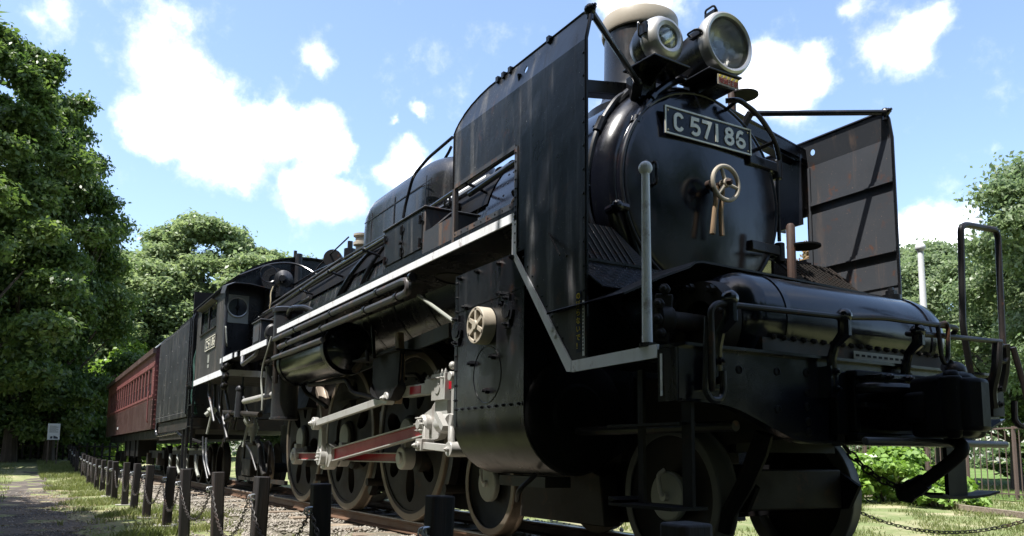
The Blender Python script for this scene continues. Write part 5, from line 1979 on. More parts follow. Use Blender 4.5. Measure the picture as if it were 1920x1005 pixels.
for s in (-1, 1):
    m = MB()
    m.box(CF + .001, CF + .012, s * 1.40, s * 1.05, 2.76, 3.22)
    pn = lp('front_window_panel', m, M['wheel_disc'], cab)
    m = MB()
    m.torus((CF + .02, s * 1.225, 3.02), (1, 0, 0), .158, .014, 36, 8)
    lp('window_ring', m, M['bezel'], pn)
    m = MB()
    m.lathe([(.013, .158), (.016, 0)], (CF, s * 1.225, 3.02), (1, 0, 0), 32)
    lp('window_glass', m, M['winglass'], pn)
    m = MB()
    m.lathe([(.016, .03), (.05, .03), (.05, 0)], (CF, s * 1.225, 3.02), (1, 0, 0), 14)
    m.box(CF + .018, CF + .03, s * 1.225 - .006, s * 1.225 + .006, 2.87, 3.17)
    lp('wiper_motor', m, M['under'], pn)
    # hood over the front window
    m = MB()
    hood = [(s * -(-1.50), 3.20), (s * 1.47, 3.32), (s * 1.34, 3.385), (s * 1.10, 3.39), (s * .80, 3.345)]
    for (ya, za), (yb, zb) in zip(hood, hood[1:]):
        m.add([(CF, ya, za + .02), (CF + .34, ya, za - .03), (CF + .34, yb, zb - .03), (CF, yb, zb + .02), (CF, ya, za + .032), (CF + .34, ya, za - .018), (CF + .34, yb, zb - .018), (CF, yb, zb + .032)],
              [(0, 1, 2, 3), (7, 6, 5, 4), (1, 5, 6, 2), (0, 4, 5, 1), (3, 2, 6, 7)])
    m.box(CF, CF + .32, s * .80, s * .79, 2.5, 3.33)
    lp('window_hood', m, M['black_rust'], cab)
m = MB()
m.tube(fillet([(CF, -1.40, 2.68), (CF + .06, -1.40, 2.68), (CF + .06, -1.37, 2.40), (CF, -1.36, 2.38)], .03), .013, 6)
m.box(CF, CF + .02, -1.41, -1.38, 2.28, 2.34)
lp('cab_handle', m, M['wheel_disc'], cab)
m = MB()
m.box(-7.94, -6.51, -CW + .03, -CW + .02, 2.80, 3.22)
lp('side_window', m, M['winglass'], cab)
m = MB()
for x in (-7.94, -7.27, -7.19, -6.53):
    m.box(x, x + .02, -CW - .004, -CW + .02, 2.80, 3.22)
m.box(-7.94, -6.51, -CW - .03, -CW - .002, 2.775, 2.798)
m.bar((-7.95, -CW - .05, 3.25), (-6.5, -CW - .05, 3.25), .10, .012, (0, .35, 1))
lp('window_frame', m, M['rustbar'], cab)
sp = MB()
sp.box(-7.35, -6.45, -CW - .012, -CW - .002, 2.44, 2.66)
spl = lp('cab_number_plate', sp, M['plate_face'], cab)
fx = -7.35
m = MB()
for a in (-7.35, -6.466):
    m.box(a, a + .016, -CW - .018, -CW - .0125, 2.44, 2.66)
for z in (2.44, 2.644):
    m.box(-7.333, -6.467, -CW - .018, -CW - .0125, z, z + .016)
lp('plate_border', m, M['plate_letter'], spl)
for ch, f0, f1 in (('C', .10, .21), ('5', .28, .395), ('7', .405, .52), ('1', .525, .645), ('8', .675, .79), ('6', .815, .93)):
    gm = glyph_mesh(ch, (-7.35 + .9 * f0, -CW - .0125, 2.475), (1, 0, 0), (0, 0, 1), (0, -1, 0), .15, .9 * (f1 - f0), .006, .026)
    lp('letter' if ch == 'C' else 'digit', gm, M['plate_letter'], spl)
m = MB()
m.box(-7.1, -6.95, -CW - .006, -CW - .002, 2.22, 2.36)
m.box(-7.1, -6.95, -CW - .006, -CW - .002, 2.13, 2.19)
lp('shed_plate', m, M['wheel_disc'], cab)
for x in (-8.36, -8.55):
    m = MB()
    m.tube(fillet([(x, -1.43, 3.28), (x, -1.46, 3.2), (x, -1.46, 1.9), (x, -1.43, 1.85)], .04), .02, 8)
    lp('entry_hand_rail', m, M['black'], cab)
m = MB()
for z in (1.55, 1.15, .75):
    m.box(-8.75, -8.35, -1.42, -1.2, z, z + .02)
m.box(-8.77, -8.74, -1.42, -1.38, .75, 1.95)
m.box(-8.36, -8.33, -1.42, -1.38, .75, 1.95)
lp('cab_step', m, M['black'], cab)
m = MB()
m.tube(fillet([(-8.6, -1.30, 2.75), (-8.7, -1.36, 2.4), (-8.62, -1.34, 2.1), (-8.72, -1.36, 1.7), (-8.6, -1.3, 1.4)], .1), .035, 8)
lp('green_cover', m, M['green_hose'], cab)

# ================================================================== TENDER
tender = thing('tender', 'black flat sided tender with streaked panel between the cab and the maroon coach', 'tender', (-11.2, 0, 0))


def tp(name, mb, mat, par=None, **kw):
    o = obj(name, mb, mat, par or tender, **kw)
    if par is None:
        o.location = (11.2, 0, 0)
    return o


m = MB()
side = [(-1.405, 1.36), (-1.41, 1.42), (-1.41, 3.18), (-1.38, 3.30), (1.38, 3.30), (1.41, 3.18), (1.41, 1.42), (1.405, 1.36)]
m.prism(side, 'yz', -13.35, -8.98)
tp('water_tank', m, M['tender'])
m = MB()
m.box(-11.2, -9.2, -1.30, 1.30, 3.30, 3.42)
m.box(-9.2, -9.12, -1.36, -.95, 3.30, 3.84)
tp('coal_bunker', m, M['under'])
m = MB()
for x in (-8.99, -9.5, -10.4, -11.3, -12.2, -13.1):
    for z in np.arange(1.5, 3.2, .085 if x in (-8.99,) else .34):
        m.rivet((x if x != -8.99 else -9.03, -1.41, z), (0, -1, 0), .014)
for x in np.arange(-13.3, -9.0, .14):
    m.rivet((x, -1.41, 1.45), (0, -1, 0), .013)
    m.rivet((x, -1.395, 3.24), (0, -1, .3), .013)
tp('rivets', m, M['tender'], kind='stuff')
m = MB()
m.box(-13.4, -8.85, -1.36, 1.36, 1.12, 1.34)
m.box(-13.4, -8.9, -1.30, -1.24, .95, 1.12)
tp('tender_frame', m, M['under_brown'])
m = MB()
m.tube(fillet([(-13.2, -1.38, 1.40), (-13.25, -1.40, 1.15), (-13.0, -1.40, 1.05), (-10.0, -1.40, 1.08), (-9.4, -1.40, .98)], .12), .03, 8)
m.tube([(-8.96, -1.42, 1.4), (-8.96, -1.42, 3.28)], .035, 8)
m.tube([(-8.80, -1.40, 1.5), (-8.80, -1.40, 2.9)], .02, 8)
tp('tender_pipe', m, M['black'])
m = MB()
m.box(-9.35, -8.9, -1.42, -1.05, 1.12, 1.14)
m.box(-9.33, -9.30, -1.41, -1.36, .35, 1.14)
m.box(-8.96, -8.93, -1.41, -1.36, .35, 1.14)
m.box(-9.35, -8.9, -1.42, -1.2, .35, .37)
tp('tender_step', m, M['tender'])
for c in (-10.1, -12.4):
    m = MB()
    m.prism([(c - 1.0, .55), (c - .75, .42), (c - .35, .42), (c - .2, .58), (c + .2, .58), (c + .35, .42), (c + .75, .42), (c + 1.0, .55), (c + 1.0, .72), (c - 1.0, .72)], 'xz', -.98, -.90)
    tr = tp('tender_truck', m, M['under_brown'])
    for x in (c - .55, c + .55):
        j = MB()
        j.box(x - .12, x + .12, -1.06, -.90, .34, .62)
        j.lathe([(0, .10), (.04, .10), (.05, .0)], (x, -1.06, .46), (0, -1, 0), 14)
        obj('journal_box', j, M['under_brown'], tr, bevel=.01)
        for s in (-1, 1):
            w = MB()
            w.lathe([(.125, .37), (.13, .42), (.122, .43), (.03, .44), (.02, .456), (0, .45), (0, .37), (.03, .30), (.03, .0)], (x, s * .495, .43), (0, s, 0), 36)
            obj('tender_wheel', w, M['under_brown'], tr)
        k = MB()
        for q in range(4):
            k.box(x - .36 + .06 * q, x + .36 - .06 * q, -1.0, -.93, .72 + .022 * q, .741 + .022 * q)
        k.tube(fillet([(x + .1, -1.1, .62), (x + .25, -1.12, .55), (x + .28, -1.12, .35), (x + .45, -1.1, .22)], .08), .03, 8)
        obj('truck_spring', k, M['wheel_disc'] if q % 2 else M['under_brown'], tr)

# ================================================================== COACH
coach = thing('passenger_coach', 'maroon passenger coach with a row of narrow windows behind the tender', 'railway coach', (-20.7, 0, 0))
X0, X1, CY_ = -27.4, -14.05, 1.42


def cpt(name, mb, mat, par=None, **kw):
    o = obj(name, mb, mat, par or coach, **kw)
    if par is None:
        o.location = (20.7, 0, 0)
    return o


def coach_side(s):
    y0, y1 = s * CY_, s * (CY_ - .05)
    m = MB()
    m.box(X0, X1, y0, y1, 1.98, 2.10)
    m.box(X0, X1, y0, y1, 2.78, 3.22)
    m.box(X0, X0 + 1.0, y0, y1, 2.10, 2.78)
    m.box(X1 - .42, X1, y0, y1, 2.10, 2.78)
    n = 17
    xa, xb = X0 + 1.0, X1 - .42
    pitch = (xb - xa) / n
    for k in range(1, n):
        m.box(xa + k * pitch - .09, xa + k * pitch + .09, y0, y1, 2.10, 2.78)
    m.box(X0, X1, y0 + s * .018, y0 + s * .001, 2.03, 2.09)
    m.box(X0, X1, y0 + s * .012, y0 + s * .001, 2.80, 2.85)
    b = cpt('coach_side', m, M['maroon'])
    m = MB()
    m.box(X0, X1, y0, y1, 1.24, 1.978)
    m.box(X0, X1, y0 + s * .008, y0 + s * .001, 1.24, 1.27)
    cpt('lower_panel', m, M['maroon_dark'], b)
    me = None
    for k in range(n):
        xc = xa + (k + .5) * pitch
        if me is None:
            f = MB()
            w = pitch / 2 - .092
            f.box(-w, w, s * (CY_ - .035), s * (CY_ - .045), 2.105, 2.775)
            f.box(-w, w, s * (CY_ - .022), s * (CY_ - .034), 2.42, 2.46)
            f.box(-w, -w + .04, s * (CY_ - .022), s * (CY_ - .034), 2.105, 2.775)
            f.box(w - .04, w, s * (CY_ - .022), s * (CY_ - .034), 2.105, 2.775)
            o = cpt('coach_window', f, M['maroon_dark'], b)
            me = o.data
            g = MB()
            g.box(-w + .05, w - .05, s * (CY_ - .028), s * (CY_ - .033), 2.13, 2.41)
            og = cpt('window_pane', g, M['winglass'], b)
            gme = og.data
            o.location = (xc, 0, 0)
            og.location = (xc, 0, 0)
        else:
            for nm, dta, mt in (('coach_window', me, None), ('window_pane', gme, None)):
                o = bpy.data.objects.new(nm, dta)
                COL.objects.link(o)
                o.parent = b
                o.location = (xc, 0, 0)
    return b


cs = coach_side(-1)
coach_side(1)
m = MB()
m.box(-22.9, -22.55, -CY_ - .004, -CY_ - .001, 1.42, 1.50)
cpt('side_number_mark', m, M['white'], cs)
m = MB()
ends = [(-CY_ + .001, 1.24), (-CY_ + .001, 3.2)] + roof_arc(CY_ - .02, 3.22, 3.90)[1:-1] + [(CY_ - .001, 3.2), (CY_ - .001, 1.24)]
m.prism(ends, 'yz', X1 - .06, X1 - .002)
m.box(X1, X1 + .25, -.45, .45, 1.3, 3.3)
ce = cpt('end_wall', m, M['maroon'])
m = MB()
m.prism(ends, 'yz', X0 + .002, X0 + .06)
cpt('end_wall', m, M['maroon'])
m = MB()
for z in np.arange(1.35, 3.2, .12):
    m.rivet((X1, -1.36, z), (1, 0, 0), .018)
    m.rivet((X1 - .06, -CY_, z), (0, -1, 0), .016)
m.tube(fillet([(X1 + .05, -1.3, 2.5), (X1 + .10, -1.25, 2.4), (X1 + .10, -1.05, 1.7), (X1 + .05, -1.0, 1.6)], .05), .02, 8)
m.tube(fillet([(X1 - .35, -CY_ - .05, 2.2), (X1 - .35, -CY_ - .07, 2.1), (X1 - .30, -CY_ - .07, 1.45), (X1 - .30, -CY_ - .05, 1.4)], .05), .016, 8)
cpt('end_hand_rail', m, M['maroon'], ce)
m = MB()
ra = roof_arc(CY_ + .06, 3.20, 3.99)
rb_ = roof_arc(CY_ + .06, 3.165, 3.955)
vs_ = []
for x in (X0 - .15, X1 + .12):
    vs_ += [(x, a, b) for a, b in ra] + [(x, a, b) for a, b in rb_]
n = len(ra)
fs = []
for i in range(n - 1):
    fs += [(i, i + 1, 2 * n + i + 1, 2 * n + i), (n + i, 3 * n + i, 3 * n + i + 1, n + i + 1), (i, n + i, n + i + 1, i + 1), (2 * n + i, 2 * n + i + 1, 3 * n + i + 1, 3 * n + i)]
fs += [(0, 2 * n, 3 * n, n), (n - 1, 2 * n - 1, 4 * n - 1, 3 * n - 1)]
m.add(vs_, fs)
cr = cpt('coach_roof', m, M['coach_roof'])
m = MB()
m.box(X0 - .16, X1 + .13, -CY_ - .075, -CY_ - .002, 3.10, 3.235)
m.box(X0 - .16, X1 + .13, CY_ + .002, CY_ + .075, 3.10, 3.235)
cpt('roof_gutter', m, M['roof_edge'], cr)
m = MB()
m.box(X0 + .1, X1 - .1, -1.25, 1.25, 1.02, 1.235)
m.box(-22.0, -18.5, -1.2, -.7, .55, 1.02)
for x in (-21.8, -20.5, -19.0):
    m.bar((x, -1.22, 1.02), (x, -1.22, .5), .05, .05)
m.tube([(X1 + .15, -.5, 1.0), (X1 + .5, -.3, .9)], .05, 8)
cpt('coach_underframe', m, M['under'])
for c in (-16.0, -25.3):
    m = MB()
    m.box(c - 1.5, c + 1.5, -1.02, -.94, .52, .72)
    tr = cpt('coach_truck', m, M['under'])
    for x in (c - 1.0, c + 1.0):
        j = MB()
        j.box(x - .13, x + .13, -1.12, -.94, .34, .66)
        obj('journal_box', j, M['under_brown'], tr, bevel=.01)
        for s in (-1, 1):
            w = MB()
            w.lathe([(.125, .37), (.13, .42), (.122, .43), (.03, .44), (.02, .456), (0, .45), (0, .37), (.03, .30), (.03, .0)], (x, s * .495, .43), (0, s, 0), 36)
            obj('coach_wheel', w, M['under_brown'], tr)

# ================================================================== GROUND, TRACK
def hgt(x, y):
    """height of the ground (rail top is z = 0)"""
    x, y = np.asarray(x, float), np.asarray(y, float)
    base = -0.262 + 0.018 * np.sin(x * 1.7 + 1.3 * np.sin(y * .9)) * np.sin(y * 1.3 + .6) + .010 * np.sin(x * 4.1 + y * 3.3)
    far = np.clip(-12 - x, 0, 26)
    rise = .0014 * far ** 2
    t = np.clip((-1.3 - y) / 1.0, 0, 1)
    t = t * t * (3 - 2 * t)
    t2 = np.clip((y - 3.0) / 3.0, 0, 1)
    return base + rise * np.maximum(t, t2 * .7)


def ground_mesh(name, xs, ys, dz=0.0, zf=hgt):
    X, Y = np.meshgrid(xs, ys, indexing='ij')
    Z = zf(X, Y) + dz
    n, k = X.shape
    v = np.stack([X, Y, Z], -1).reshape(-1, 3)
    i = np.arange(n - 1)[:, None] * k + np.arange(k - 1)[None, :]
    f = np.stack([i, i + k, i + k + 1, i + 1], -1).reshape(-1, 4)
    return np_mesh(name, v, f)


def np_mesh(name, v, f, smooth=True):
    me = bpy.data.meshes.new(name)
    v = np.ascontiguousarray(v, dtype=np.float32)
    f = np.ascontiguousarray(f, dtype=np.int32)
    k = f.shape[1]
    me.vertices.add(len(v))
    me.vertices.foreach_set('co', v.ravel())
    me.loops.add(f.size)
    me.loops.foreach_set('vertex_index', f.ravel())
    me.polygons.add(len(f))
    me.polygons.foreach_set('loop_start', np.arange(len(f), dtype=np.int32) * k)
    me.polygons.foreach_set('loop_total', np.full(len(f), k, dtype=np.int32))
    if smooth:
        me.polygons.foreach_set('use_smooth', np.ones(len(f), dtype=bool))
    me.update(calc_edges=True)
    return me


def soil_mat(name, cols, scale, rough=0.95, bump=0.6, grain=60.0):
    m, t, b = new_mat(name)
    co = t.n('ShaderNodeTexCoord').outputs['Object']
    n1 = t.noise(co, scale, 7, 0.65)
    n2 = t.noise(co, grain, 5, 0.7)
    n3 = t.noise(co, scale * .22, 4, 0.6)
    c = t.mix(t.ramp(n1.outputs['Fac'], 0.38, 0.64), cols[0], cols[1])
    c = t.mix(t.math('MULTIPLY', t.ramp(n3.outputs['Fac'], 0.42, 0.62), 0.8), c, cols[2])
    c = t.mix(t.math('MULTIPLY', t.ramp(n2.outputs['Fac'], 0.35, 0.7), 0.55), c, cols[3])
    t.l(c, b.inputs['Base Color'])
    b.inputs['Roughness'].default_value = rough
    b.inputs['Specular IOR Level'].default_value = 0.2
    bu = t.n('ShaderNodeBump')
    bu.inputs['Strength'].default_value = bump
    bu.inputs['Distance'].default_value = 0.03
    t.l(t.math('ADD', n2.outputs['Fac'], n1.outputs['Fac']), bu.inputs['Height'])
    t.l(bu.outputs[0], b.inputs['Normal'])
    return m


M['lawn'] = soil_mat('dry_grassy_ground', ((0.12, 0.16, 0.055), (0.34, 0.30, 0.19), (0.13, 0.175, 0.06), (0.20, 0.20, 0.10)), 1.3)
M['path'] = soil_mat('dark_path_soil', ((0.045, 0.04, 0.038), (0.12, 0.105, 0.09), (0.19, 0.16, 0.13), (0.07, 0.06, 0.055)), 3.5)
M['ballast'] = soil_mat('ballast_gravel', ((0.20, 0.18, 0.145), (0.34, 0.31, 0.26), (0.15, 0.14, 0.10), (0.10, 0.09, 0.07)), 3.0, grain=42, bump=1.0)
M['stone'] = soil_mat('gravel_stone', ((0.17, 0.155, 0.135), (0.38, 0.355, 0.31), (0.26, 0.235, 0.20), (0.19, 0.17, 0.14)), 9.0, bump=.2)

xs = np.concatenate([[-1500, -700, -300, -160, -110, -90], np.arange(-72, 24, .6), [30, 40, 60, 100, 200, 500, 1500]])
ys = np.concatenate([[-1500, -600, -250, -120, -70, -45], np.arange(-34, 46, .6), [52, 70, 110, 200, 500, 1500]])
g = obj('ground', ground_mesh('ground', xs, ys), M['lawn'], kind='structure')
M['park_lawn'] = soil_mat('mown_green_lawn', ((0.07, 0.13, 0.03), (0.13, 0.19, 0.05), (0.10, 0.16, 0.04), (0.09, 0.13, 0.04)), 1.1)
obj('lawn', ground_mesh('lawn', np.concatenate([[-150, -100], np.arange(-70, 20, 1.0)]), np.concatenate([np.arange(15.5, 46, 1.0), [60, 90, 150]]), .012), M['park_lawn'], kind='structure')
ne = np.random.default_rng(4)
# trodden path with ragged edges
px = np.arange(-25, 12, .25)
vs_, fs = [], []
for i, x in enumerate(px):
    wob = .16 * sin(x * 1.1) + .10 * sin(x * 2.9 + 1) + ne.uniform(-.05, .05)
    nar = min(1.0, max(0.0, (x + 25.5) / 14))
    yr = -3.42 + wob + ne.uniform(-.10, .10) * nar
    yl = yr - .25 - 1.15 * nar + .2 * sin(x * .8) + ne.uniform(-.10, .10)
    for k in range(5):
        y = yl + (yr - yl) * k / 4
        vs_.append((x, y, float(hgt(x, y)) + .006))
for i in range(len(px) - 1):
    for k in range(4):
        fs.append((i * 5 + k, (i + 1) * 5 + k, (i + 1) * 5 + k + 1, i * 5 + k + 1))
obj('path', np_mesh('path', np.array(vs_), np.array(fs)), M['path'], kind='structure')
vs_, fs = [], []
px = np.arange(-32, 12, .4)
for x in px:
    yr = -1.72 + .12 * sin(x * 1.3) + ne.uniform(-.07, .07)
    for k in range(9):
        y = yr + (1.9 - yr) * k / 8
        vs_.append((x, y, -.262 + .098 + (.020 * sin(x * 5.3 + k * 2.1) + ne.uniform(-.012, .012) if 0 < k < 8 else -.075)))
for i in range(len(px) - 1):
    for k in range(8):
        fs.append((i * 9 + k, (i + 1) * 9 + k, (i + 1) * 9 + k + 1, i * 9 + k + 1))
obj('ballast_bed', np_mesh('ballast_bed', np.array(vs_), np.array(fs)), M['ballast'], kind='structure')

track = bpy.data.objects.new('railway_track', None)
COL.objects.link(track)
track['kind'] = 'structure'
track['label'] = 'railway track of rusty rails on weathered wooden sleepers under the train'
for s in (-1, 1):
    m = MB()
    c = .566 * s
    prof = [(-.055, -.128), (.055, -.128), (.055, -.118), (.012, -.10), (.010, -.04), (.030, -.03), (.030, -.012), (-.030, -.012), (-.030, -.03), (-.010, -.04), (-.012, -.10), (-.055, -.118)]
    m.prism([(c + a, b) for a, b in prof], 'yz', -32, 9.0)
    r = obj('rail', m, M['rail'], track)
    m = MB()
    m.prism([(c - .030, -.0115), (c + .030, -.0115), (c + .028, -.002), (c + .02, 0), (c - .02, 0), (c - .028, -.002)], 'yz', -32, 9.0)
    obj('rail_head', m, M['rail_head'], r)
sl_me = []
for k in range(4):
    m = MB()
    w = .105
    m.box(-w, w, -1.08, 1.08, -.265, -.132)
    me = m.mesh('sleeper')
    me.materials.append(M['sleeper'])
    sl_me.append(me)
rs = random.Random(9)
for k in range(66):
    x = -31 + k * .6
    o = bpy.data.objects.new('sleeper', sl_me[k % 4])
    COL.objects.link(o)
    o.parent = track
    o.location = (x + rs.uniform(-.03, .03), rs.uniform(-.06, .06), rs.uniform(-.012, .0))
    o.rotation_euler = (0, 0, rs.uniform(-.02, .02))
    b = o.modifiers.new('bevel', 'BEVEL')
    b.width, b.segments = .012, 2

# ---- loose stones
def stones(n, xr, yr, smin, smax, rng, zf):
    base = np.array([(1, 0, 0), (-1, 0, 0), (0, 1, 0), (0, -1, 0), (0, 0, 1), (0, 0, -1)], float)
    tri = np.array([(0, 2, 4), (2, 1, 4), (1, 3, 4), (3, 0, 4), (2, 0, 5), (1, 2, 5), (3, 1, 5), (0, 3, 5)])
    x = rng.uniform(*xr, n)
    y = rng.uniform(*yr, n)
    z = zf(x, y)
    s = rng.uniform(smin, smax, n) * rng.uniform(.6, 1.2, n)
    ang = rng.uniform(0, 2 * pi, n)
    v = base[None] * (s[:, None, None] * rng.uniform(.6, 1.25, (n, 6, 1)))
    v = v + rng.normal(0, .18, (n, 6, 3)) * s[:, None, None]
    v[..., 2] *= .7
    c, si = np.cos(ang)[:, None], np.sin(ang)[:, None]
    vx = v[..., 0] * c - v[..., 1] * si + x[:, None]
    vy = v[..., 0] * si + v[..., 1] * c + y[:, None]
    vz = v[..., 2] + z[:, None] + s[:, None] * .2
    V = np.stack([vx, vy, vz], -1).reshape(-1, 3)
    Fc = (tri[None] + (np.arange(n) * 6)[:, None, None]).reshape(-1, 3)
    return V, Fc


def bed(x, y):
    return np.where(y < -1.6, -.215 + (y + 1.6) * .1, -.160 + .02 * np.sin(x * 5.3))


V1, F1 = stones(14000, (-14, 7), (-1.9, -.62), .010, .030, ne, bed)
V2, F2 = stones(3500, (-10, 7), (-.5, 1.8), .012, .034, ne, bed)
V3, F3 = stones(2500, (-14, 5), (-2.35, -1.7), .008, .022, ne, hgt)
V4, F4 = stones(4200, (-14, 2), (-4.6, -3.0), .006, .020, ne, hgt)
V = np.concatenate([V1, V2, V3, V4])
Fc = np.concatenate([F1, F2 + len(V1), F3 + len(V1) + len(V2), F4 + len(V1) + len(V2) + len(V3)])
obj('gravel', np_mesh('gravel', V, Fc, False), M['stone'], kind='stuff')

# ---- grass
def grass(n, xr, yr, h0, h1, rng, patch=.5, exclude=None):
    x = rng.uniform(*xr, n * 2)
    y = rng.uniform(*yr, n * 2)
    p = np.sin(x * 1.9 + np.sin(y * 2.3) * 1.4) * np.sin(y * 1.7 + 1.1 * np.sin(x * 1.1)) + .5 * np.sin(x * 5.2 + y * 4.1) + rng.normal(0, .35, n * 2)
    keep = p > patch - .6
    if exclude is not None:
        keep &= ~exclude(x, y)
    x, y, p = x[keep][:n], y[keep][:n], p[keep][:n]
    n = len(x)
    z = hgt(x, y) - .005
    h = rng.uniform(h0, h1, n) * (1 + .4 * np.clip(p, 0, 1))
    a = rng.uniform(0, 2 * pi, n)
    w = rng.uniform(.003, .007, n) * (1 + h * 4)
    ln = rng.uniform(.2, .9, n) * h
    la = rng.uniform(0, 2 * pi, n)
    dx, dy = np.cos(a) * w, np.sin(a) * w
    tx, ty = np.cos(la) * ln, np.sin(la) * ln
    P = np.zeros((n, 5, 3))
    P[:, 0] = np.stack([x - dx, y - dy, z], -1)
    P[:, 1] = np.stack([x + dx, y + dy, z], -1)
    P[:, 2] = np.stack([x + dx * .7 + tx * .35, y + dy * .7 + ty * .35, z + h * .62], -1)
    P[:, 3] = np.stack([x - dx * .7 + tx * .35, y - dy * .7 + ty * .35, z + h * .62], -1)
    P[:, 4] = np.stack([x + tx, y + ty, z + h], -1)
    i = np.arange(n) * 5
    T = np.concatenate([np.stack([i, i + 1, i + 2], -1), np.stack([i, i + 2, i + 3], -1), np.stack([i + 3, i + 2, i + 4], -1)])
    return P.reshape(-1, 3), T


def on_path(x, y):
    return (y > -4.7) & (x > -20) & (y < -3.25 + .22 * np.sin(x * .9) + .25 * np.sin(x * 2.3 + 1.7) + .3 * np.sin(x * 5.1 + y * 6)) & (np.sin(x * 3.7 + 2 * np.sin(y * 4)) * np.sin(y * 5.3 + x) < .82)


parts_ = [grass(26000, (-14, 4), (-3.6, -1.75), .025, .085, ne, .98, on_path),
          grass(16000, (-31, -14), (-3.6, -1.6), .04, .12, ne, .3, on_path),
          grass(14000, (-33, -5), (-9.5, -4.3), .03, .09, ne, .3),
          grass(46000, (-9, 8), (2.6, 13), .02, .065, ne, .62),
          grass(34000, (-18, 4), (13, 27), .04, .10, ne, .1),
          grass(3000, (-6, 6), (-1.8, -1.2), .03, .12, ne, .9)]
Vs, Ts, off = [], [], 0
for P, T in parts_:
    Vs.append(P)
    Ts.append(T + off)
    off += len(P)
obj('grass', np_mesh('grass', np.concatenate(Vs), np.concatenate(Ts), False), M['grass'], kind='stuff')

# ================================================================== LEAVES
def leaf_quads(pos, size, rng, upbias=.6, droop=0.0, outward=None, aspect=.55):
    n = len(pos)
    nrm = rng.normal(0, 1, (n, 3))
    nrm[:, 2] += upbias * 1.6
    if outward is not None:
        nrm += outward * .8
    nrm /= np.linalg.norm(nrm, axis=1, keepdims=True)
    r = rng.normal(0, 1, (n, 3))
    r[:, 2] -= droop
    u = np.cross(nrm, r)
    u /= np.linalg.norm(u, axis=1, keepdims=True)
    w = np.cross(nrm, u)
    s = (size * rng.uniform(.6, 1.35, n))[:, None]
    u, w = u * s * aspect, w * s
    fold = nrm * s * .18
    V = np.stack([pos - w, pos + u + fold, pos + w, pos - u + fold], 1).reshape(-1, 3)
    return V, np.arange(n * 4).reshape(-1, 4)


def crown_points(rng, n, clumps):
    c = np.array([q[0] for q in clumps])
    r = np.array([q[1] for q in clumps])
    wgt = r ** 1.8
    idx = rng.choice(len(clumps), n, p=wgt / wgt.sum())
    d = rng.normal(0, 1, (n, 3))
    d /= np.linalg.norm(d, axis=1, keepdims=True)
    d[:, 2] = np.abs(d[:, 2]) * np.where(rng.uniform(0, 1, n) < .72, 1, -1)
    rad = r[idx] * rng.uniform(.05, 1, n) ** .5 * (1 + .45 * np.clip(rng.normal(0, .6, n), -.6, 1.6))
    p = c[idx] + d * rad[:, None] * np.array([1, 1, .58])
    return p, d


def make_tree_data(seed, H, R, z0, n_cl, n_leaf, lsize, mat, top=.6, ragged=.35, cl=(.16, .30), tp=.85):
    rng = np.random.default_rng(seed)
    clumps = []
    for k in range(n_cl):
        t = rng.uniform(0, 1) ** tp
        z = z0 + (H - z0) * t
        prof = (sin(pi * min(1, (t * (1 - top * .25) + .16))) ** .75) if t < .97 else .25
        if top < 0:      # one broad rounded dome
            t = min(t, .95)
            z = z0 + (H - z0) * t
            prof = sqrt(max(.02, 1 - (max(0, t - .3) / .68) ** 2.2))
        rr = R * prof * (1 - ragged * rng.uniform(0, 1))
        a = rng.uniform(0, 2 * pi)
        q = rng.uniform(.35, 1.0) ** .5
        cr = R * rng.uniform(*cl) * (1.0 if t < .8 else .75)
        clumps.append(((rr * q * cos(a), rr * q * sin(a), min(z, H - cr * .5)), cr))
    p, d = crown_points(rng, n_leaf, clumps)
    V, Fq = leaf_quads(p, lsize, rng, .55, .4, d)
    crown = np_mesh('crown', V, Fq, False)
    crown.materials.append(mat)
    tb = MB()
    r0 = H * .016 + .06
    lean = rng.uniform(-.03, .03, 2) * H
    spine = [Vector((lean[0] * t ** 2, lean[1] * t ** 2, H * .86 * t)) for t in np.linspace(-.02, 1, 9)]
    tb.tube(spine, [r0 * (1.25 if i == 0 else 1) * (1 - .93 * i / 8) for i in range(9)], 9)
    order = sorted(clumps, key=lambda q: -q[1])[:min(26, n_cl)]
    for c, cr in order:
        c = Vector(c)
        zb = max(H * .14, c.z * .55)
        t = zb / (H * .86)
        b0 = Vector((lean[0] * t ** 2, lean[1] * t ** 2, zb))
        mid = b0.lerp(c, .5) + Vector((0, 0, -.04 * H * .3))
        rr = max(.02, r0 * (1 - t) * .45)
        tb.tube([b0, mid, c], [rr, rr * .6, rr * .18], 6)
    trunk = tb.mesh('trunk')
    trunk.materials.append(M['bark'])
    return trunk, crown


KIND = {
    'dark_a': make_tree_data(1, 16.5, 4.4, 1.6, 125, 125000, .105, M['leaf_dark'], .7, .42, (.11, .25)),
    'dark_b': make_tree_data(2, 13.0, 4.5, .8, 115, 105000, .105, M['leaf_dark'], .5, .42, (.11, .26)),
    'pale': make_tree_data(3, 13.0, 5.6, 1.0, 190, 130000, .115, M['leaf_pale'], -1, .30, (.11, .20), .70),
    'mid': make_tree_data(4, 9.6, 4.2, 2.3, 72, 95000, .075, M['leaf_mid'], .5, .6, (.11, .26)),
    'bright': make_tree_data(5, 6.0, 3.4, .2, 60, 40000, .11, M['leaf_bright'], .3, .4, (.14, .28)),
    'rust': make_tree_data(6, 9.0, 3.0, 2.5, 40, 14000, .10, M['leaf_rust'], .5, .6, (.14, .24)),
    'shade': make_tree_data(8, 12.5, 5.0, 4.6, 150, 95000, .19, M['leaf_dark'], .5, .4, (.18, .32)),
    'shrub': make_tree_data(7, 2.8, 1.9, .05, 40, 14000, .11, M['leaf_dark'], .2, .35, (.2, .34)),
}


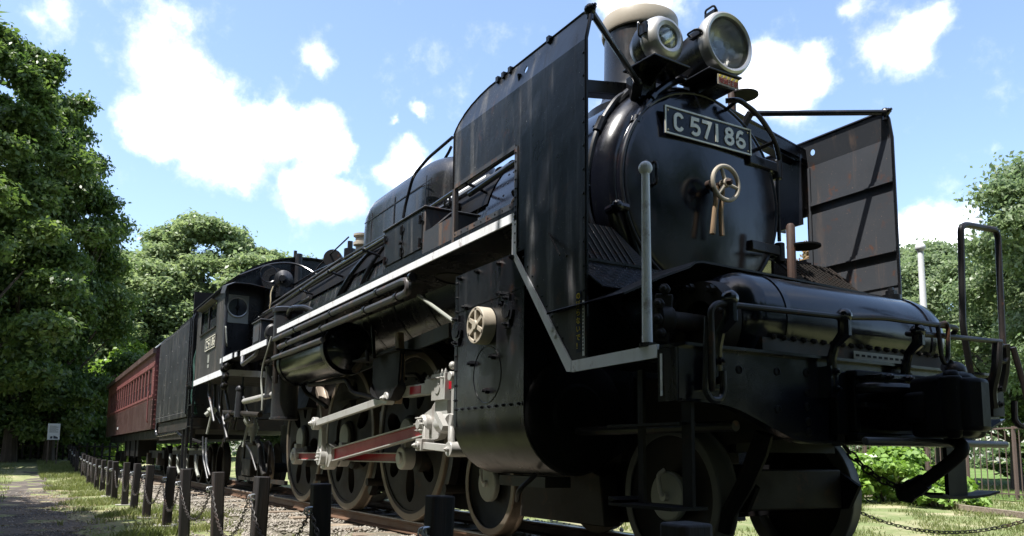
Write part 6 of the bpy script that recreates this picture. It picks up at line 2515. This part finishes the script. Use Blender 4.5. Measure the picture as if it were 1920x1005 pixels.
def tree(kind, name, label, x, y, scale=(1, 1, 1), rot=0.0, group=None, z=None):
    zz = float(hgt(x, y)) if z is None else z
    t = thing(name, label, 'tree' if 'tree' in name else 'shrub', (x, y, zz - .03), rot, group)
    t.scale = scale
    for nm, me in zip(('trunk', 'crown'), KIND[kind]):
        o = bpy.data.objects.new(nm, me)
        COL.objects.link(o)
        o.parent = t
    return t


G1 = 'dark trees at the left end of the path'
tree('dark_a', 'broadleaf_tree', 'tallest dark green tree at the left edge of the picture', -26.5, -6.6, (1.05, 1.05, 1.0), .4, G1)
tree('dark_a', 'broadleaf_tree', 'tall dark tree just right of the tallest one beside the path', -31.0, -4.6, (.82, .82, 1.05), 2.2, G1)
tree('dark_b', 'broadleaf_tree', 'lower dark tree leaning over the end of the coach', -31.5, -3.2, (.8, .8, .98), 1.0, G1)
tree('dark_b', 'broadleaf_tree', 'dark tree behind the white notice board', -33.0, -6.6, (1.0, 1.0, .85), 4.0, G1)
tree('dark_b', 'broadleaf_tree', 'dark bushy tree far back between the tallest trees', -53.0, -10.0, (1.3, 1.3, 1.1), 2.9, G1)
tree('dark_a', 'broadleaf_tree', 'dark tree farthest back at the left edge', -33.0, -11.0, (1.1, 1.1, 1.0), 5.2, G1)
G2 = 'pale green trees behind the coach and the cab'
tree('pale', 'broadleaf_tree', 'broad pale green tree rising behind the cab roof', -47.5, 8.6, (1.25, 1.25, 1.06), .6, G2)
tree('pale', 'broadleaf_tree', 'pale green tree above the coach roof', -46.0, 1.4, (1.25, 1.25, 1.02), 2.4, G2)
tree('pale', 'broadleaf_tree', 'pale green tree with the highest rounded top between the coach and the cab', -45.5, 4.9, (1.3, 1.3, 1.17), 3.6, G2)
tree('pale', 'broadleaf_tree', 'pale green tree farthest right behind the locomotive cab', -49.0, 11.5, (1.15, 1.15, 1.08), 4.4, G2)
tree('pale', 'broadleaf_tree', 'pale green tree half hidden behind the boiler', -54.0, 17.0, (1.2, 1.2, 1.0), 5.4, G2)
tree('bright', 'leafy_shrub', 'bright sunlit leafy bush just behind the coach end', -40.5, .5, (1.1, 1.1, 1.15), .3, None)
tree('bright', 'leafy_shrub', 'sunlit bush between the coach end and the dark trees', -41.5, -1.6, (1.0, 1.0, 1.0), 2.0, None)
tree('bright', 'leafy_shrub', 'sunlit bush low behind the coach underframe', -40.0, 3.4, (1.1, 1.1, 1.1), 3.4, None)
G3 = 'mid green trees beyond the metal fence'
tree('mid', 'broadleaf_tree', 'tallest leafy tree at the right edge of the picture', -3.0, 21.0, (1.0, 1.0, 1.10), .2, G3)
tree('mid', 'broadleaf_tree', 'leafy tree behind the hoop hand rail', -6.9, 23.6, (.9, .9, .86), 1.7, G3)
tree('mid', 'broadleaf_tree', 'leafy tree to the right of the far smoke deflector', -11.4, 26.8, (1.05, 1.05, 1.0), 2.8, G3)
tree('mid', 'broadleaf_tree', 'farther leafy tree beside the far smoke deflector', -15.3, 30.5, (1.2, 1.2, 1.12), 3.9, G3)
tree('mid', 'broadleaf_tree', 'leafy tree far behind the hoop hand rail', -9.0, 31.5, (1.25, 1.25, .9), 5.0, G3)
tree('mid', 'broadleaf_tree', 'leafy tree far behind the tallest right hand tree', -2.0, 30.0, (1.25, 1.25, 1.0), .9, G3)
tree('mid', 'broadleaf_tree', 'leafy tree seen below the locomotive far behind', -26.0, 34.0, (1.3, 1.3, .8), 1.3, G3)
tree('mid', 'broadleaf_tree', 'leafy tree hidden behind the smokebox', -22.0, 27.0, (1.1, 1.1, .7), 2.3, G3)
tree('rust', 'broadleaf_tree', 'thin reddish tree seen through the gap beside the far deflector', -13.8, 22.6, (1, 1, 1.08), .5)
G4 = 'dark shrubs at the end of the path'
for i, (x, y, s, lab) in enumerate(((-33.0, -7.2, 1.0, 'dark shrub left of the notice board'), (-34.0, -5.6, 1.1, 'dark shrub behind the notice board'), (-33.6, -3.6, 1.1, 'dark shrub right of the notice board'),
                                   (-35, -1.9, 1.2, 'dark shrub near the end of the post row'), (-31.5, -9.0, 1.2, 'dark shrub at the left picture edge'))):
    tree('shrub', 'dark_shrub', lab, x, y, (s, s, s), i * 1.3, G4)
G5 = 'dark shrubs beyond the metal fence'
for i, (x, y, s, lab) in enumerate(((-8, 37, .8, 'dark shrub far beyond the fence at the right'), (-14, 38.5, .9, 'dark shrub far beyond the fence'), (-21, 38, 1.1, 'dark shrub seen under the coupler'), (-1, 36, .8, 'dark shrub at the right edge beyond the fence'))):
    tree('shrub', 'dark_shrub', lab, x, y, (s * 1.3, s * 1.3, s * .7), i * 2.1, G5)
# trees beside and behind the photographer that shade the path and the front of the engine
G6 = 'trees on the near side of the path'
for i, (x, y, s, r) in enumerate(((8.5, -6.9, 1.0, .3), (12.8, -7.0, .95, 1.9), (3.2, -11.9, .85, 2.2), (.2, -10.8, .85, 4.1), (-3.2, -10.3, .86, 5.3), (-6.8, -10.6, .80, 1.1), (-10.6, -10.8, .78, 2.9))):
    tree('shade', 'shade_tree', 'shade tree standing on the near side of the path', x, y, (s, s, s), r, G6)
G7 = 'unseen trees added behind the camera to cut sky light'  # dense unseen row added to block low sky and darken reflections
for i, (x, y, s, r) in enumerate(((-15, -14.5, .95, .3), (-9.5, -15.5, 1.0, 1.3), (-4.0, -15, 1.0, 2.3), (1.5, -15.5, 1.05, 3.3), (7, -14, 1.0, 4.3), (12, -13, 1.0, 5.3), (17, -10, 1.0, .8),
                                  (19, -5, 1.0, 1.8), (20.5, 1, 1.0, 2.8), (21, 7, 1.0, 3.8), (19, 13, .95, 4.8), (15, -4.5, .8, .1))):
    tree('dark_b', 'sky_block_tree', 'unseen tree added behind the camera to cut sky light', x, y, (s, s, s), r, G7)

# far-off wood that closes the view beyond the park
fr_ = np.random.default_rng(77)
nf = 60000
seg = np.array([(45.0, 40.0), (10.0, 62.0), (-45.0, 62.0), (-82.0, 45.0), (-92.0, 0.0), (-88.0, -45.0)])
tt = fr_.uniform(0, len(seg) - 1.001, nf)
k0 = tt.astype(int)
base_ = seg[k0] + (seg[k0 + 1] - seg[k0]) * (tt - k0)[:, None]
top_ = 6.5 + 2.2 * np.sin(tt * 9.0) + 1.3 * np.sin(tt * 23.0 + 1)
zf_ = fr_.uniform(0, 1, nf) ** .9
rad_ = np.sqrt(np.clip(1 - zf_ ** 2, .05, 1)) * 3.0
pos_ = np.stack([base_[:, 0] + fr_.normal(0, .6, nf) * rad_, base_[:, 1] + fr_.normal(0, .6, nf) * rad_, -.3 + top_ * zf_], -1)
Vw, Fw = leaf_quads(pos_, .30, fr_, .6, .3)
wm = np_mesh('distant_wood', Vw, Fw, False)
obj('distant_wood', wm, M['leaf_mid'], kind='stuff')

# ---- hedge in front of the metal fence
def leafy_mound(name, label, x, y, rx, ry, h, n, size, mat, seed, rot=0.0):
    rng = np.random.default_rng(seed)
    cl = []
    for k in range(46):
        a, q, t = rng.uniform(0, 2 * pi), rng.uniform(.1, 1) ** .5, rng.uniform(.1, .85)
        sh = sqrt(max(.05, 1 - t ** 2))
        cl.append(((rx * q * sh * cos(a), ry * q * sh * sin(a), h * t), .28 * h * rng.uniform(.7, 1.2)))
    p, d = crown_points(rng, n, cl)
    V, Fq = leaf_quads(p, size, rng, .8, .3, d, .6)
    me = np_mesh('foliage', V, Fq, False)
    me.materials.append(mat)
    t = thing(name, label, 'bush', (x, y, float(hgt(x, y))), rot)
    o = bpy.data.objects.new('foliage', me)
    COL.objects.link(o)
    o.parent = t
    st = MB()
    for k in range(14):
        c = Vector(cl[k][0])
        st.tube([(c.x * .25, c.y * .25, -.03), (c.x * .6, c.y * .6, c.z * .5), c], [.018, .012, .005], 5)
    obj('stem', st, M['bark'], t)


leafy_mound('hydrangea_bush', 'bright green large leaved bush in front of the metal fence', -3.5, 12.1, 1.45, 1.2, 1.25, 4600, .085, M['leaf_hedge'], 21)
leafy_mound('hydrangea_bush', 'lower part of the bright bush beside the hanging foot step', -2.0, 11.6, .8, .7, .7, 1900, .08, M['leaf_hedge'], 22)

# ---- weeds beside the rail
def weed(x, y, h, n, seed, label, group='weeds beside the near rail'):
    rng = np.random.default_rng(seed)
    t = thing('weed', label, 'weed', (x, y, -.25), 0, group)
    pos, dirs = [], []
    st = MB()
    for k in range(n):
        a = rng.uniform(0, 2 * pi)
        l_ = h * rng.uniform(.55, 1.0)
        tip = Vector((cos(a) * l_ * .5, sin(a) * l_ * .5, l_))
        st.tube([(0, 0, 0), tip * .55 + Vector((0, 0, .04)), tip], [.004, .003, .0015], 4)
        for q in range(9):
            f = .25 + .75 * q / 8
            pos.append(np.array(tip) * f + rng.normal(0, .022, 3))
    V, Fq = leaf_quads(np.array(pos), .030, rng, 1.2, 0, None, .5)
    me = np_mesh('leaves', V, Fq, False)
    me.materials.append(M['leaf_hedge'])
    o = bpy.data.objects.new('leaves', me)
    COL.objects.link(o)
    o.parent = t
    obj('stem', st, M['grass'], t)


W_LAB = ['tallest weed beside the post nearest the rear driving wheels', 'leafy weed at the end of a sleeper left of the second post', 'small weed against the near rail between the two front posts',
         'upright weed just right of the post with the light chain', 'low weed on the ballast below the coupling rod', 'low spreading weed in front of the second post', 'small weed at the sleeper end nearest the camera', 'weed beside the third post from the front', 'thin weed on the ballast between the posts']
for i, (x, y, h, n) in enumerate(((2.75, -1.75, .36, 9), (2.45, -1.55, .26, 8), (3.35, -1.15, .24, 7), (3.05, -1.65, .30, 9), (1.2, -1.6, .16, 7), (3.3, -1.75, .20, 8), (4.2, -1.5, .16, 6), (1.0, -1.9, .18, 7), (2.2, -1.8, .18, 8))):
    weed(x, y, h, n, 40 + i, W_LAB[i])

n_l = 3600
lx, ly = ne.uniform(-14, 3, n_l), ne.normal(-3.5, .45, n_l)
lpz = np.stack([lx, ly, hgt(lx, ly) + .016], -1)
Vl, Fl = leaf_quads(lpz, .018, ne, 3.0, 0, None, .6)
M['litter'] = leaf_mat('fallen_leaf', (0.10, 0.07, 0.04), (0.36, 0.28, 0.17), 0.15, 0.7, 3.0)
lo_ = np_mesh('leaf_litter', Vl, Fl, False)
obj('leaf_litter', lo_, M['litter'], kind='stuff')

# ================================================================== POSTS AND CHAINS
m = MB()
hw_ = .055
prof = [(-hw_ + .012, -hw_), (hw_ - .012, -hw_), (hw_, -hw_ + .012), (hw_, hw_ - .012), (hw_ - .012, hw_), (-hw_ + .012, hw_), (-hw_, hw_ - .012), (-hw_, -hw_ + .012)]
m.prism(prof, 'xy', -.12, .75)
post_me = m.mesh('post_shaft')
post_me.materials.append(M['post'])
m = MB()
for sx in (-1, 1):
    m.tube(fillet([(sx * .010, -hw_ + .005, .615), (sx * .012, -hw_ - .028, .613), (sx * .018, -hw_ - .034, .585), (sx * .020, -hw_ - .004, .575)], .012), .0052, 6)
m.torus((0, -hw_ - .030, .590), (1, .3, 0), .022, .0048, 14, 6)
staple_me = m.mesh('staple')
staple_me.materials.append(M['zinc'])
m = MB()
m.box(-.14, .14, -.14, .14, -.05, .018)
pad_me = m.mesh('footing')
pad_me.materials.append(M['concrete'])
rp_ = random.Random(12)
PSP, PX0, PY = 1.593, 6.098, -2.45
NPOST = 24
tops = []
ORD = ['first', 'second', 'third', 'fourth', 'fifth', 'sixth', 'seventh', 'eighth', 'ninth', 'tenth', 'eleventh', 'twelfth', 'thirteenth', 'fourteenth', 'fifteenth', 'sixteenth', 'seventeenth', 'eighteenth', 'nineteenth', 'twentieth', 'twenty-first', 'twenty-second', 'twenty-third', 'last']
LOOK = {0: 'nearest dark wooden post, only its flat top showing under the buffer beam', 1: 'dark wooden post in front of the leading wheel, short in the picture', 2: 'dark wooden post left of the weeds in front of the driving wheels'}
for k in range(NPOST):
    x = PX0 - PSP * k + (rp_.uniform(-.05, .05) if k > 2 else 0)
    y = PY + (rp_.uniform(-.04, .04) if k > 2 else 0)
    z = float(-.262 + .0014 * max(0, -12 - x) ** 2)
    lab = LOOK.get(k, 'dark wooden chain post, %s from the front of the engine along the path' % ORD[k])
    t = thing('chain_post', lab, 'post', (x, y, z), rp_.uniform(-.08, .08), 'wooden chain posts along the track')
    t.rotation_euler[0] = rp_.uniform(-.035, .035)
    t.rotation_euler[1] = rp_.uniform(-.045, .045)
    o = bpy.data.objects.new('post_shaft', post_me)
    COL.objects.link(o)
    o.parent = t
    b = o.modifiers.new('bevel', 'BEVEL')
    b.width, b.segments = .008, 2
    s_ = bpy.data.objects.new('staple', staple_me)
    COL.objects.link(s_)
    s_.parent = t
    s_.location = (.022, 0, 0)
    if k in (3, 6, 7, 9, 11, 12, 14):
        p_ = bpy.data.objects.new('footing', pad_me)
        COL.objects.link(p_)
        p_.parent = t
    tops.append((x, y, z))
ch_me = None
for k in range(NPOST - 1):
    a, b = tops[k], tops[k + 1]
    if ch_me is None or True:
        if k < 9 or ch_me is None:
            dx, dy, dz = b[0] - a[0], b[1] - a[1], b[2] - a[2]
            cm = chain_mb(sag((.0, -hw_ - .028, .575), (dx + .04, dy - hw_ - .028, .575 + dz), .30 + rp_.uniform(-.03, .05), 18), .042, .013, .0036, 8, 4)
            ch_me = cm.mesh('chain')
            ch_me.materials.append(M['chain'])
    o = bpy.data.objects.new('chain', ch_me)
    COL.objects.link(o)
    o.location = (a[0] + .022, a[1], a[2])
    tag(o, 'iron chain hanging between the %s and the %s wooden post from the front' % (ORD[k], ORD[k + 1]), 'chain', 'chains between the wooden posts')
# two posts of the row on the far side of the engine and the chain between them
for k, (x, lab) in enumerate(((2.72, 'wooden chain post on the far side of the engine behind the leading wheels'), (4.67, 'wooden chain post on the far side of the engine near the lawn'))):
    t = thing('chain_post', lab, 'post', (x, 2.45, -.262), .05 * k, 'wooden chain posts along the track')
    for nm, me in (('post_shaft', post_me), ('staple', staple_me)):
        o = bpy.data.objects.new(nm, me)
        COL.objects.link(o)
        o.parent = t
cm = chain_mb(sag((.03, -.08, .59), (1.96, -.08, .59), .24, 18), .042, .014, .0045, 8, 4)
o = obj('chain', cm, M['chain'])
o.location = (2.72, 2.45, -.262)
tag(o, 'iron chain sagging over the lawn beside the far leading wheel', 'chain', 'chains between the wooden posts')
m = MB()
m.prism([(4.55, .005), (4.85, .005), (4.85, .05), (4.72, .10), (4.60, .10)], 'xz', .50, .64)
tag(obj('wheel_chock', m, M['under'], bevel=.008), 'dark chock lying on the far rail in front of the leading wheel', 'chock')

# ================================================================== METAL FENCE BEYOND THE LAWN
fa, fb = Vector((-14.0, 22.55, 0)), Vector((6.5, 11.0, 0))
L = (fb - fa).length
fd = (fb - fa).normalized()
fn = atan2(fd.y, fd.x)
fen = thing('metal_fence', 'brown metal railing with thin upright bars beyond the sunny lawn', 'fence', (fa.x, fa.y, -.262), fn)
for z0, z1 in ((1.70, 1.74), (.12, .15)):
    m = MB()
    m.box(0, L, -.02, .02, z0, z1)
    obj('fence_rail', m, M['fence'], fen)
pm = MB()
pm.box(-.009, .009, -.009, .009, .05, 1.70)
pme = pm.mesh('picket')
pme.materials.append(M['fence'])
qm = MB()
qm.box(-.03, .03, -.03, .03, -.1, 1.76)
qme = qm.mesh('fence_post')
qme.materials.append(M['fence'])
npk = int(L / .27)
for k in range(npk):
    o = bpy.data.objects.new('picket', pme)
    COL.objects.link(o)
    o.parent = fen
    o.location = (k * .27 + .06, 0, 0)
for k in range(int(L / 2.0) + 1):
    o = bpy.data.objects.new('fence_post', qme)
    COL.objects.link(o)
    o.parent = fen
    o.location = (k * 2.0 + .55, 0, 0)
# low timber edging on the lawn
m = MB()
m.bar((-6.5, 14.7, -.20), (5.0, 6.8, -.20), .10, .09)
tag(obj('lawn_edging', m, M['sleeper']), 'low weathered timber edging lying across the sunny lawn', 'edging')

# ---- notice board and low fence at the end of the path
nb = thing('notice_board', 'small white notice board on a thin post at the end of the path', 'sign', (-28.5, -3.15, .12))
m = MB()
m.box(-.03, 0, -.21, .21, 1.0, 1.62)
pb = obj('board', m, M['sign_white'], nb)
m = MB()
for k in range(9):
    m.box(.0, .003, -.15, .15 if k % 3 else .08, 1.52 - k * .03, 1.528 - k * .03)
m.prism([(-.12, 1.04), (-.03, 1.04), (-.03, 1.13), (-.10, 1.13)], 'yz', 0, .003)
m.prism([(.0, 1.04), (.15, 1.04), (.15, 1.10), (.0, 1.16)], 'yz', 0, .003)
obj('board_print', m, M['sign_ink'], pb, kind='stuff')
for y in (-.16, .16):
    m = MB()
    m.cyl((-.03, y, -.1), (-.03, y, 1.0), .02, n=8)
    obj('board_leg', m, M['fence'], nb)
lf = thing('low_fence', 'low brown picket fence in front of the dark shrubs', 'fence', (-32.3, -7.5, .25), pi / 2)
for z0, z1 in ((.62, .68), (.2, .25)):
    m = MB()
    m.box(0, 7.0, -.02, .02, z0, z1)
    obj('fence_rail', m, M['rustbar'], lf)
km = MB()
km.box(-.04, .04, -.015, .015, 0, .8)
kme = km.mesh('picket')
kme.materials.append(M['rustbar'])
for k in range(24):
    o = bpy.data.objects.new('picket', kme)
    COL.objects.link(o)
    o.parent = lf
    o.location = (k * .3 + .05, .03, 0)
